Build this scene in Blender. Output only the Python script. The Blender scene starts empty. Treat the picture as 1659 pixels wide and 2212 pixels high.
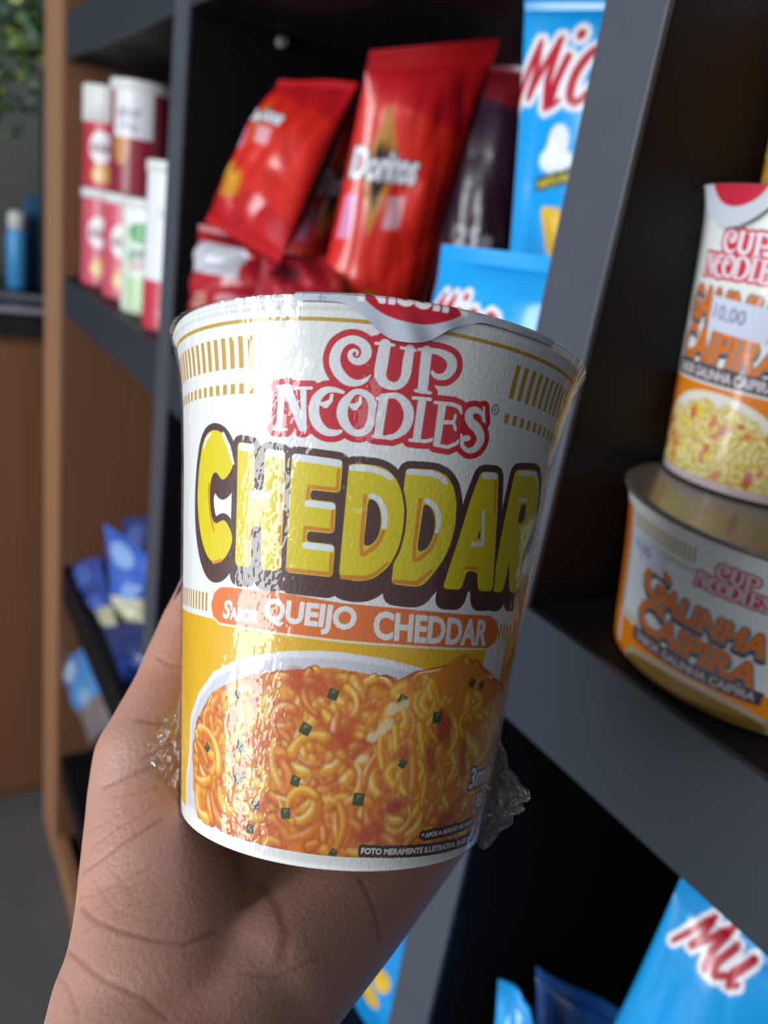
import bpy, math, random
import numpy as np
from mathutils import Matrix, Vector
from mathutils.bvhtree import BVHTree

SC = bpy.context.scene
# ------------------------------------------------------------------ camera
F, CX, CY = 1701.0, 829.5, 1106.0
_dv = np.array([85 - CX, 5745 - CY, F]); _dv /= np.linalg.norm(_dv)
_dh = np.array([-267 - CX, 306 - CY, F]); _dh -= _dh.dot(_dv) * _dv; _dh /= np.linalg.norm(_dh)
M = np.array([-_dh, np.cross(-_dv, -_dh), -_dv])          # rows: world X (right along the shelf), Y (into it), Z (up)
CAM = np.array([0.0, 0.0, 1.25])
cd = bpy.data.cameras.new('camera'); cam = bpy.data.objects.new('camera', cd); SC.collection.objects.link(cam)
cd.sensor_fit = 'VERTICAL'; cd.sensor_height = 32.0; cd.lens = F / 2212 * 32.0
cd.clip_start = 0.01; cd.clip_end = 50
m4 = Matrix.Identity(4)
for r in range(3):
    m4[r][0] = M[r, 0]; m4[r][1] = -M[r, 1]; m4[r][2] = -M[r, 2]; m4[r][3] = CAM[r]
cam.matrix_world = m4
cd.dof.use_dof = True; cd.dof.focus_distance = 0.152; cd.dof.aperture_fstop = 11.5; cd.dof.aperture_blades = 0
SC.camera = cam

# ------------------------------------------------------------------ light
vs = SC.view_settings
vs.view_transform = 'Standard'; vs.look = 'None'; vs.gamma = 1.0; vs.use_curve_mapping = False
vs.exposure = 0.03
SC.cycles.use_denoising = True
SC.cycles.max_bounces = 8; SC.cycles.transparent_max_bounces = 12
SC.cycles.caustics_reflective = False; SC.cycles.caustics_refractive = False
W = bpy.data.worlds.new('World'); SC.world = W; W.use_nodes = True
W.node_tree.nodes['Background'].inputs[0].default_value = (0.80, 0.88, 1.0, 1)
W.node_tree.nodes['Background'].inputs[1].default_value = 0.20

def area(name, loc, target, sx, sy, power, color):
    l = bpy.data.lights.new(name, 'AREA'); l.shape = 'RECTANGLE'; l.size = sx; l.size_y = sy
    l.energy = power; l.color = color
    o = bpy.data.objects.new(name, l); SC.collection.objects.link(o); o.location = loc
    o.rotation_euler = (Vector(target) - Vector(loc)).to_track_quat('-Z', 'Z').to_euler()
    return o
area('daylight_door', (-0.22, -2.0, 1.35), (-0.3, 0.2, 1.2), 0.95, 2.3, 70.0, (0.90, 0.96, 1.0))
area('added_fill', (1.5, -1.3, 2.45), (0.1, 0.1, 1.2), 1.2, 0.6, 4.5, (0.96, 0.98, 1.0))  # added fill from the upper right to brighten the cup, no real fitting

# ------------------------------------------------------------------ geometry helpers
def ray(x, y): return M @ np.array([(x - CX) / F, (y - CY) / F, 1.0])
def at(x, y, Y): r = ray(x, y); return CAM + r * Y / r[1]          # pixel -> point at depth Y
def cw(p):                                                         # camera-aligned millimetres -> world
    p = np.asarray(p, float) / 1000.0
    return p @ M.T + CAM
C = SC.collection
def srgb(c):
    if isinstance(c, str):
        c = [int(c[i:i + 2], 16) / 255 for i in (0, 2, 4)]
    c = np.array(c[:3], float)
    return np.where(c <= 0.04045, c / 12.92, ((c + 0.055) / 1.055) ** 2.4)
def link(name, me, parent=None, mat=None):
    o = bpy.data.objects.new(name, me); C.objects.link(o)
    if mat is not None and me is not None: me.materials.append(mat)
    if parent is not None: o.parent = parent
    return o
def tag(o, label=None, cat=None, group=None, kind=None):
    if label: o['label'] = label
    if cat: o['category'] = cat
    if group: o['group'] = group
    if kind: o['kind'] = kind
    return o
def thing(name, label, cat, loc=(0, 0, 0), group=None, kind=None):
    o = bpy.data.objects.new(name, None); C.objects.link(o); o.location = loc
    o.empty_display_size = 0.02
    return tag(o, label, cat, group, kind)
def mesh_from(verts, faces, smooth=True, name='m'):
    me = bpy.data.meshes.new(name)
    verts = np.asarray(verts, np.float32)
    me.vertices.add(len(verts)); me.vertices.foreach_set('co', verts.ravel())
    if isinstance(faces, np.ndarray):
        n, k = faces.shape
        me.loops.add(n * k); me.loops.foreach_set('vertex_index', faces.astype(np.int32).ravel())
        me.polygons.add(n); me.polygons.foreach_set('loop_start', np.arange(0, n * k, k, dtype=np.int32))
    else:
        tot = sum(len(f) for f in faces)
        me.loops.add(tot); me.loops.foreach_set('vertex_index', np.array([i for f in faces for i in f], np.int32))
        st = np.cumsum([0] + [len(f) for f in faces[:-1]])
        me.polygons.add(len(faces)); me.polygons.foreach_set('loop_start', st.astype(np.int32))
    me.update(calc_edges=True); me.validate()
    if smooth: me.polygons.foreach_set('use_smooth', np.ones(len(me.polygons), bool))
    me.update()
    return me
def grid_faces(nv, nu, wrap=False, off=0, flip=False):
    j, i = np.meshgrid(np.arange(nv - 1), np.arange(nu if wrap else nu - 1), indexing='ij')
    a = j * nu + i; b = j * nu + (i + 1) % nu; c = (j + 1) * nu + (i + 1) % nu; d = (j + 1) * nu + i
    f = np.stack([a, b, c, d] if not flip else [d, c, b, a], -1).reshape(-1, 4)
    return f + off
def set_col(me, col):
    a = me.color_attributes.new('Col', 'FLOAT_COLOR', 'POINT')
    col = np.asarray(col, np.float32).reshape(-1, 3)
    a.data.foreach_set('color', np.concatenate([col, np.ones((len(col), 1), np.float32)], 1).ravel())
def box_mesh(x0, x1, y0, y1, z0, z1, bevel=0.0015):
    import bmesh
    bm = bmesh.new(); bmesh.ops.create_cube(bm, size=1)
    for v in bm.verts:
        v.co = ((x0 + x1) / 2 + v.co.x * (x1 - x0), (y0 + y1) / 2 + v.co.y * (y1 - y0), (z0 + z1) / 2 + v.co.z * (z1 - z0))
    if bevel: bmesh.ops.bevel(bm, geom=list(bm.edges), offset=bevel, segments=2, affect='EDGES', profile=0.5)
    me = bpy.data.meshes.new('box'); bm.to_mesh(me); bm.free(); return me
def vnoise(x, y, seed=0, octv=4, lac=2.0, gain=0.5):
    x = np.asarray(x, float); y = np.asarray(y, float); out = np.zeros(np.broadcast(x, y).shape); amp = 1.0; tot = 0
    for o in range(octv):
        rng = np.random.RandomState(seed + o * 17); tab = rng.rand(256, 256)
        xi = np.floor(x).astype(int); yi = np.floor(y).astype(int); fx = x - xi; fy = y - yi
        fx = fx * fx * (3 - 2 * fx); fy = fy * fy * (3 - 2 * fy)
        g = lambda a, b: tab[a % 256, b % 256]
        out += amp * ((g(xi, yi) * (1 - fx) + g(xi + 1, yi) * fx) * (1 - fy) + (g(xi, yi + 1) * (1 - fx) + g(xi + 1, yi + 1) * fx) * fy)
        tot += amp; amp *= gain; x = x * lac + 3.1; y = y * lac + 7.7
    return out / tot

# ------------------------------------------------------------------ materials
def nodes(name):
    m = bpy.data.materials.new(name); m.use_nodes = True
    return m, m.node_tree, m.node_tree.nodes['Principled BSDF']
def setp(b, **k):
    for n, v in k.items():
        b.inputs[n.replace('_', ' ')].default_value = v
def noise_mat(name, c1, c2, scale=20, rough=0.5, bump=0.1, dist=0.001, stretch=(1, 1, 1), spec=0.5, detail=4, coat=0.0, coat_rough=0.1):
    m, t, b = nodes(name)
    tc = t.nodes.new('ShaderNodeTexCoord'); mp = t.nodes.new('ShaderNodeMapping'); nz = t.nodes.new('ShaderNodeTexNoise')
    cr = t.nodes.new('ShaderNodeMix'); cr.data_type = 'RGBA'; bp = t.nodes.new('ShaderNodeBump')
    mp.inputs['Scale'].default_value = stretch; nz.inputs['Scale'].default_value = scale; nz.inputs['Detail'].default_value = detail
    t.links.new(tc.outputs['Object'], mp.inputs[0]); t.links.new(mp.outputs[0], nz.inputs['Vector'])
    t.links.new(nz.outputs[0], cr.inputs[0])
    cr.inputs[6].default_value = (*srgb(c1), 1); cr.inputs[7].default_value = (*srgb(c2), 1)
    t.links.new(cr.outputs[2], b.inputs['Base Color'])
    bp.inputs['Strength'].default_value = bump; bp.inputs['Distance'].default_value = dist
    t.links.new(nz.outputs[0], bp.inputs['Height']); t.links.new(bp.outputs[0], b.inputs['Normal'])
    setp(b, Roughness=rough); b.inputs['Specular IOR Level'].default_value = spec
    b.inputs['Coat Weight'].default_value = coat; b.inputs['Coat Roughness'].default_value = coat_rough
    return m
def print_mat(name, rough=0.45, coat=0.0, coat_rough=0.15, bump=0.05, bscale=900, metallic=0.0, spec=0.5):
    m, t, b = nodes(name)
    at_ = t.nodes.new('ShaderNodeAttribute'); at_.attribute_name = 'Col'
    t.links.new(at_.outputs['Color'], b.inputs['Base Color'])
    tc = t.nodes.new('ShaderNodeTexCoord'); nz = t.nodes.new('ShaderNodeTexNoise'); bp = t.nodes.new('ShaderNodeBump')
    nz.inputs['Scale'].default_value = bscale; bp.inputs['Strength'].default_value = bump; bp.inputs['Distance'].default_value = 0.0003
    t.links.new(tc.outputs['Object'], nz.inputs['Vector']); t.links.new(nz.outputs[0], bp.inputs['Height']); t.links.new(bp.outputs[0], b.inputs['Normal'])
    setp(b, Roughness=rough, Metallic=metallic); b.inputs['Specular IOR Level'].default_value = spec
    b.inputs['Coat Weight'].default_value = coat; b.inputs['Coat Roughness'].default_value = coat_rough
    return m
def film_mat(name, haze=0.04, rough=0.06, bump=0.35, bscale=260, tint=(1, 1, 1), gloss=1.0):
    m = bpy.data.materials.new(name); m.use_nodes = True; t = m.node_tree; t.nodes.clear()
    out = t.nodes.new('ShaderNodeOutputMaterial'); tr = t.nodes.new('ShaderNodeBsdfTransparent'); gl = t.nodes.new('ShaderNodeBsdfGlossy')
    df = t.nodes.new('ShaderNodeBsdfDiffuse'); fr = t.nodes.new('ShaderNodeFresnel'); m1 = t.nodes.new('ShaderNodeMixShader'); m2 = t.nodes.new('ShaderNodeMixShader')
    tc = t.nodes.new('ShaderNodeTexCoord'); nz = t.nodes.new('ShaderNodeTexNoise'); bp = t.nodes.new('ShaderNodeBump')
    mu = t.nodes.new('ShaderNodeMath'); mu.operation = 'MULTIPLY'; mu.inputs[1].default_value = gloss
    tr.inputs[0].default_value = (*tint, 1); gl.inputs['Roughness'].default_value = rough; fr.inputs[0].default_value = 1.5
    nz.inputs['Scale'].default_value = bscale; nz.inputs['Detail'].default_value = 3
    bp.inputs['Strength'].default_value = bump; bp.inputs['Distance'].default_value = 0.0006
    L = t.links.new
    L(tc.outputs['Object'], nz.inputs['Vector']); L(nz.outputs[0], bp.inputs['Height'])
    L(bp.outputs[0], gl.inputs['Normal'])
    m1.inputs[0].default_value = haze; L(tr.outputs[0], m1.inputs[1]); L(df.outputs[0], m1.inputs[2])
    mn = t.nodes.new('ShaderNodeMath'); mn.operation = 'MINIMUM'; mn.inputs[1].default_value = 0.30
    L(fr.outputs[0], mu.inputs[0]); L(mu.outputs[0], mn.inputs[0]); L(mn.outputs[0], m2.inputs[0]); L(m1.outputs[0], m2.inputs[1]); L(gl.outputs[0], m2.inputs[2]); L(m2.outputs[0], out.inputs[0])
    return m
MAT = dict(
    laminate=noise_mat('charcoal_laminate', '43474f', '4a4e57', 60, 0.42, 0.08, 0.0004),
    shaded_edge=noise_mat('shaded_edging', '272e37', '2c333c', 60, 0.42, 0.08, 0.0004),  # same laminate as the uprights, lower shade put into its colour
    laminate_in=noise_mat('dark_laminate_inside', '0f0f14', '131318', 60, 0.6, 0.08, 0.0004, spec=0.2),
    wood=noise_mat('brown_wood_laminate', '6b4630', '85593c', 6, 0.5, 0.1, 0.0005, (14, 14, 0.7), detail=6),
    wood_edge=noise_mat('light_wood_edge', '9a6e50', 'a87a5a', 8, 0.5, 0.05, 0.0005, (14, 14, 0.7)),
    wall=noise_mat('grey_wall_paint', '6a6a68', '72726f', 30, 0.8, 0.05),
    floor=noise_mat('grey_floor', '5a5a5a', '666564', 9, 0.7, 0.05),
    counter=noise_mat('black_counter', '1c1e22', '26282c', 30, 0.3),
    cup_print=print_mat('cup_paper_print', 0.42, 0.0, bump=0.25, bscale=1300),
    bag=print_mat('glossy_bag_foil_print', 0.33, 0.7, 0.16, bump=0.15, bscale=500),
    can=print_mat('can_print', 0.4, 0.3, 0.2),
    cup_back=print_mat('wrapped_cup_print', 0.4, 0.6, 0.1),
    foil=print_mat('foil_lid', 0.32, 0.3, 0.15, bump=0.05, bscale=600),
    white_plastic=noise_mat('white_plastic', 'dcdcda', 'e4e4e2', 50, 0.4, 0.02),
    film=film_mat('clear_shrink_film', 0.02, 0.05, 0.30, 170, gloss=1.25),
    film_fold=film_mat('gathered_film', 0.03, 0.10, 0.35, 400, tint=(.95,.92,.91), gloss=.8),
    metal=noise_mat('small_metal', '8c8c8c', 'a0a0a0', 50, 0.3),
    label_white=print_mat('price_sticker_print', 0.6),
)

# ------------------------------------------------------------------ printing on meshes
_glyph = {}
def text_edges(s):
    if s in _glyph: return _glyph[s]
    cu = bpy.data.curves.new('t', 'FONT'); cu.body = s; cu.resolution_u = 3; cu.offset = 0.0
    o = bpy.data.objects.new('t', cu); C.objects.link(o)
    dg = bpy.context.evaluated_depsgraph_get(); dg.update()
    me = bpy.data.meshes.new_from_object(o.evaluated_get(dg))
    cnt = {}
    for p in me.polygons:
        for k in p.edge_keys: cnt[k] = cnt.get(k, 0) + 1
    co = np.array([v.co[:2] for v in me.vertices])
    E = np.array([[co[a], co[b]] for (a, b), n in cnt.items() if n == 1])
    bpy.data.objects.remove(o); bpy.data.meshes.remove(me); bpy.data.curves.remove(cu)
    mn = E.reshape(-1, 2).min(0); mx = E.reshape(-1, 2).max(0)
    E = (E - mn) / (mx - mn)
    _glyph[s] = (E, (mx - mn)[0] / (mx - mn)[1]); return _glyph[s]
class Print:
    """colour plan of a surface: us, vs are the millimetre coordinates of the grid's columns and rows"""
    def __init__(s, us, vs, base):
        s.us = np.asarray(us, float); s.vs = np.asarray(vs, float)
        s.col = np.zeros((len(vs), len(us), 3)); s.col[:] = srgb(base)
        s.aa = 0.6 * float(np.median(np.diff(s.us)))
    def sl(s, x0, x1, y0, y1):
        i0, i1 = np.searchsorted(s.us, [x0, x1]); j0, j1 = np.searchsorted(s.vs, [y0, y1])
        if i1 <= i0 or j1 <= j0: return None
        U, V = np.meshgrid(s.us[i0:i1], s.vs[j0:j1])
        return (slice(j0, j1), slice(i0, i1)), U, V
    def blend(s, S, a, c):
        c = srgb(c) if isinstance(c, (str, tuple, list)) else c
        a = np.clip(a, 0, 1)[..., None]; s.col[S] = s.col[S] * (1 - a) + c * a
    def aacov(s, d): return 0.5 - d / (2 * s.aa)
    def edges_sdf(s, E, U, V):
        P = np.stack([U.ravel(), V.ravel()], 1).astype(np.float32)
        D = np.full(len(P), 1e9, np.float32); ins = np.zeros(len(P), bool)
        for k in range(0, len(E)):
            a, b = E[k]; d = b - a; L2 = d.dot(d) + 1e-12
            w = P - a; t = np.clip((w @ d) / L2, 0, 1); q = w - t[:, None] * d
            D = np.minimum(D, (q ** 2).sum(1))
            if a[1] != b[1]:
                c = ((a[1] > P[:, 1]) != (b[1] > P[:, 1])) & (P[:, 0] < d[0] * (P[:, 1] - a[1]) / d[1] + a[0])
                ins ^= c
        D = np.sqrt(D); return np.where(ins, -D, D).reshape(U.shape)
    def edges(s, E, c, grow=0.0, alpha=1.0):
        E = np.asarray(E, float); g = abs(grow) + 2 * s.aa
        p = E.reshape(-1, 2); r = s.sl(p[:, 0].min() - g, p[:, 0].max() + g, p[:, 1].min() - g, p[:, 1].max() + g)
        if r is None: return
        S, U, V = r; s.blend(S, s.aacov(s.edges_sdf(E, U, V) - grow) * alpha, c)
    def poly(s, polys, c, grow=0.0, alpha=1.0):
        if not isinstance(polys[0][0], (list, tuple, np.ndarray)): polys = [polys]
        E = []
        for p in polys:
            p = np.asarray(p, float); q = np.roll(p, -1, 0); E += list(np.stack([p, q], 1))
        s.edges(E, c, grow, alpha)
    def stroke(s, pts, c, grow=0.0, alpha=1.0, smooth=True):          # pts: (x, y, half width)
        p = np.asarray(pts, float)
        if smooth and 4 < len(p) < 20:                   # rounded through its points
            q = np.concatenate([2 * p[:1] - p[1:2], p, 2 * p[-1:] - p[-2:-1]]); o = []
            for i in range(1, len(q) - 2):
                for t in (0, .25, .5, .75):
                    a, b, c_, d = q[i - 1:i + 3]; o.append(.5 * (2 * b + (c_ - a) * t + (2 * a - 5 * b + 4 * c_ - d) * t * t + (3 * b - a - 3 * c_ + d) * t ** 3))
            p = np.array(o + [p[-1]])
        g = p[:, 2].max() + max(grow, 0) + 2 * s.aa
        r = s.sl(p[:, 0].min() - g, p[:, 0].max() + g, p[:, 1].min() - g, p[:, 1].max() + g)
        if r is None: return
        S, U, V = r; D = np.full(U.shape, 1e9)
        for a, b in zip(p[:-1], p[1:]):
            d = b[:2] - a[:2]; L2 = d.dot(d) + 1e-12
            t = np.clip(((U - a[0]) * d[0] + (V - a[1]) * d[1]) / L2, 0, 1)
            D = np.minimum(D, np.hypot(U - a[0] - t * d[0], V - a[1] - t * d[1]) - (a[2] + t * (b[2] - a[2])))
        s.blend(S, s.aacov(D - grow) * alpha, c)
    def ell(s, x, y, rx, ry, c, rot=0.0, alpha=1.0, soft=0.0):
        R = max(rx, ry) + 3 * s.aa; r = s.sl(x - R, x + R, y - R, y + R)
        if r is None: return
        S, U, V = r; cs, sn = math.cos(rot), math.sin(rot); a = (U - x) * cs + (V - y) * sn; b = -(U - x) * sn + (V - y) * cs
        q = np.hypot(a / rx, b / ry); d = (q - 1) * min(rx, ry)
        s.blend(S, np.clip(0.5 - d / (2 * s.aa + soft), 0, 1) * alpha, c)
    def text(s, st, TL, TR, BL, c, grow=0.0, alpha=1.0):
        E, _ = text_edges(st); TL, TR, BL = map(np.array, (TL, TR, BL))
        E = BL + E[..., 0:1] * (TR - TL) + E[..., 1:2] * (TL - BL)
        s.edges(E, c, grow, alpha)
    def rect(s, x0, y0, x1, y1, c, alpha=1.0, grow=0.0):
        s.poly([(x0, y0), (x1, y0), (x1, y1), (x0, y1)], c, grow, alpha)
def noodles(P, inside, n, x0, x1, y0, y1, seed=3, rad=(0.7, 1.3), pal=None, size=1.0):
    """a printed picture of curly noodles: overlapping arcs with a pale core and a darker rim"""
    rng = random.Random(seed)
    pal = pal or [('b8620e', 'e89418', 'fbc850'), ('b8520a', 'e07c14', 'f4aa3c'), ('c47a10', 'efac20', 'ffe080'), ('ac4a0c', 'd96c18', 'f2a048')]
    for k in range(n):
        x = rng.uniform(x0, x1); y = rng.uniform(y0, y1)
        if not inside(x, y): continue
        a = rng.uniform(0, 6.28); cur = rng.choice((-1, 1)) * rng.uniform(.35, 1.25) / size ** .2; step = 1.0 * size; r = rng.uniform(*rad) * size
        pts = []
        for i in range(rng.randint(4, 9)):
            pts.append((x, y, r * (0.75 + 0.25 * math.sin(i)))); x += step * math.cos(a); y += step * math.sin(a); a += cur * 0.55
        pts = [p for p in pts if inside(p[0], p[1])]
        if len(pts) < 2: continue
        d, m_, h = pal[rng.randrange(len(pal))]
        P.stroke(pts, d, 0.12 * size, 0.55); P.stroke(pts, m_, -0.10 * size)
        P.stroke([(p[0] - 0.15 * size, p[1] + 0.22 * size, p[2] * 0.42) for p in pts], h, 0, 0.75)
        if rng.random() < 0.35: P.stroke([(p[0] - 0.2 * size, p[1] + 0.3 * size, p[2] * 0.16) for p in pts[1:-1] or pts], 'fff0c0', 0, 0.8) if len(pts) > 3 else None

# ------------------------------------------------------------------ the noodle cup in the hand
CB = np.array([-12.32, 70.31, 184.3]); CA = np.array([0.102, -1, 0.0606]); CA /= np.linalg.norm(CA)
CE = np.array([0, 0, 1.0]) - CA[2] * CA; CE /= np.linalg.norm(CE)       # away from the viewer
CR = np.cross(CE, CA); CR = CR if CR[0] > 0 else -CR                      # to the right
HC = 107.0; SR = 41.0
def prof(h): h = np.asarray(h, float); return 34.33 + 0.1042 * h + 3.09 * np.exp(-(HC - h) / 7.9)
def cyl(th, h, r): # camera mm
    th = np.asarray(th)[..., None]; h = np.asarray(h)[..., None]; r = np.asarray(r)[..., None]
    return CB + CA * h + r * (np.sin(th) * CR - np.cos(th) * CE)
def L(px, py):
    """unroll a point seen on the cup: pixel -> label millimetres (s, h)"""
    d = np.array([(px - CX) / F, (py - CY) / F, 1.0]); t = np.linspace(120, 230, 1101)
    X = d[None] * t[:, None] - CB; h = X @ CA; q = X - h[:, None] * CA; rad = np.linalg.norm(q, axis=1)
    f = rad - prof(np.clip(h, -3, 108)); i = np.argmax(f < 0) if (f < 0).any() else int(np.argmin(f))
    if i > 0 and (f < 0).any():
        w = f[i - 1] / (f[i - 1] - f[i]); X = X[i - 1] * (1 - w) + X[i] * w; h = X @ CA; q = X - h * CA
    else: X = X[i]; h = h[i]; q = q[i]
    return math.atan2(q @ CR, -(q @ CE)) * SR, float(h)
def LL(pts, o=(0, 0), s=1.0, dens=0):
    out = []
    P_ = [(o[0] + p[0] * s, o[1] + p[1] * s) for p in pts]
    n = len(P_)
    for i in range(n):
        a = P_[i]; b = P_[(i + 1) % n]; k = max(1, int(math.hypot(b[0] - a[0], b[1] - a[1]) / dens)) if dens else 1
        for j in range(k): out.append(L(a[0] + (b[0] - a[0]) * j / k, a[1] + (b[1] - a[1]) * j / k))
    return out
def LS(pts, o, s, wscale=0.5):
    """stroke with widths traced in a crop with origin o and scale s"""
    return [(*L(o[0] + p[0] * s, o[1] + p[1] * s), p[2] * s * wscale / 11.3) for p in pts]
O1, S1 = (560, 700), 540 / 1659
LOGO = dict(
 C=[[(738,340,8),(700,375,28),(640,392,42),(575,372,58),(520,310,66),(500,235,66),(525,155,58),(580,110,48),(640,105,50),(695,140,58),(712,190,60),(690,235,52),(645,250,42),(608,225,34),(605,190,26),(630,172,18),(652,185,16),(647,205,14)]],
 U=[[(835,135,66),(815,250,72),(803,330,70),(825,385,60),(885,412,50),(940,395,50),(972,340,56),(985,250,58),(1000,165,52)],[(775,127,18),(892,140,18)],[(943,157,18),(1045,174,18)]],
 P=[[(1112,180,64),(1085,430,62)],[(1038,442,20),(1135,457,20)],[(1060,168,18),(1120,175,30)],[(1110,172,30),(1200,188,40),(1268,230,60),(1278,290,60),(1240,342,48),(1185,350,36),(1155,330,26),(1150,318,18)]],
 N=[[(150,430,46),(130,690,40)],[(97,695,20),(178,700,20)],[(122,415,20),(200,415,30)],[(185,430,60),(288,685,58)],[(292,440,40),(295,600,34),(300,695,28)],[(242,425,20),(346,425,20)]],
 C2=[[(555,452,22),(490,435,34),(430,445,48),(378,500,62),(362,580,68),(385,660,66),(440,712,52),(500,722,40),(540,712,24)],[(482,470,20),(474,510,24),(440,535,44),(407,528,22)]],
 O2=[[(610,468,40),(562,530,62),(550,600,68),(575,670,58),(630,720,44),(700,712,46),(742,650,54),(755,570,56),(740,500,50),(690,455,40),(640,450,36),(610,468,40)],[(672,486,18),(668,525,22),(632,550,44),(600,535,20)]],
 D=[[(825,490,56),(790,735,52)],[(782,495,20),(840,480,20)],[(757,745,20),(880,757,26)],[(850,475,32),(920,480,42),(978,540,60),(993,610,62),(968,690,56),(910,740,38),(850,750,26)]],
 L=[[(1080,520,52),(1045,760,50)],[(1022,490,20),(1135,500,22)],[(1000,770,20),(1100,778,24),(1150,768,24),(1180,738,20)]],
 E=[[(1215,540,50),(1180,785,48)],[(1167,520,20),(1290,535,26),(1333,555,26),(1340,590,18)],[(1210,652,28),(1280,652,24)],[(1303,605,16),(1290,650,20),(1302,700,18)],[(1165,802,20),(1250,817,24),(1310,792,24),(1335,762,16)]],
 S=[[(1488,640,18),(1480,600,26),(1440,570,42),(1395,590,56),(1400,645,62),(1450,700,66),(1470,760,60),(1440,820,48),(1390,840,34),(1350,810,28),(1350,765,34),(1385,757,38)],[(1490,555,16),(1495,650,16)],[(1340,735,16),(1342,800,16)]])
LOGO_L = {k: [LS(s, O1, S1) for s in v] for k, v in LOGO.items()}
HOLES = [LL(p, O1, S1, 8) for p in ([(130,440),(520,470),(1500,560),(1480,800),(1100,780),(560,720),(130,690)], [(540,130),(1180,200),(1280,260),(1120,400),(600,370)])]
def draw_logo(P, ox=0.0, oy=0.0, k=1.0, red='d0102a', white='eef0f2'):
    tr = lambda s: [(ox + p[0] * k, oy + p[1] * k, p[2] * k) for p in s]
    for v in LOGO_L.values():
        for s in v: P.stroke(tr(s), red, 1.12 * k)
    for h in HOLES: P.poly([(ox + a * k, oy + b * k) for a, b in h], red)
    for n in ('C', 'U', 'P', 'N', 'C2', 'O2', 'D', 'L', 'E', 'S'):
        for s in LOGO_L[n]: P.stroke(tr(s), red, 0.22 * k)
        for s in LOGO_L[n]: P.stroke(tr(s), white)

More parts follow.
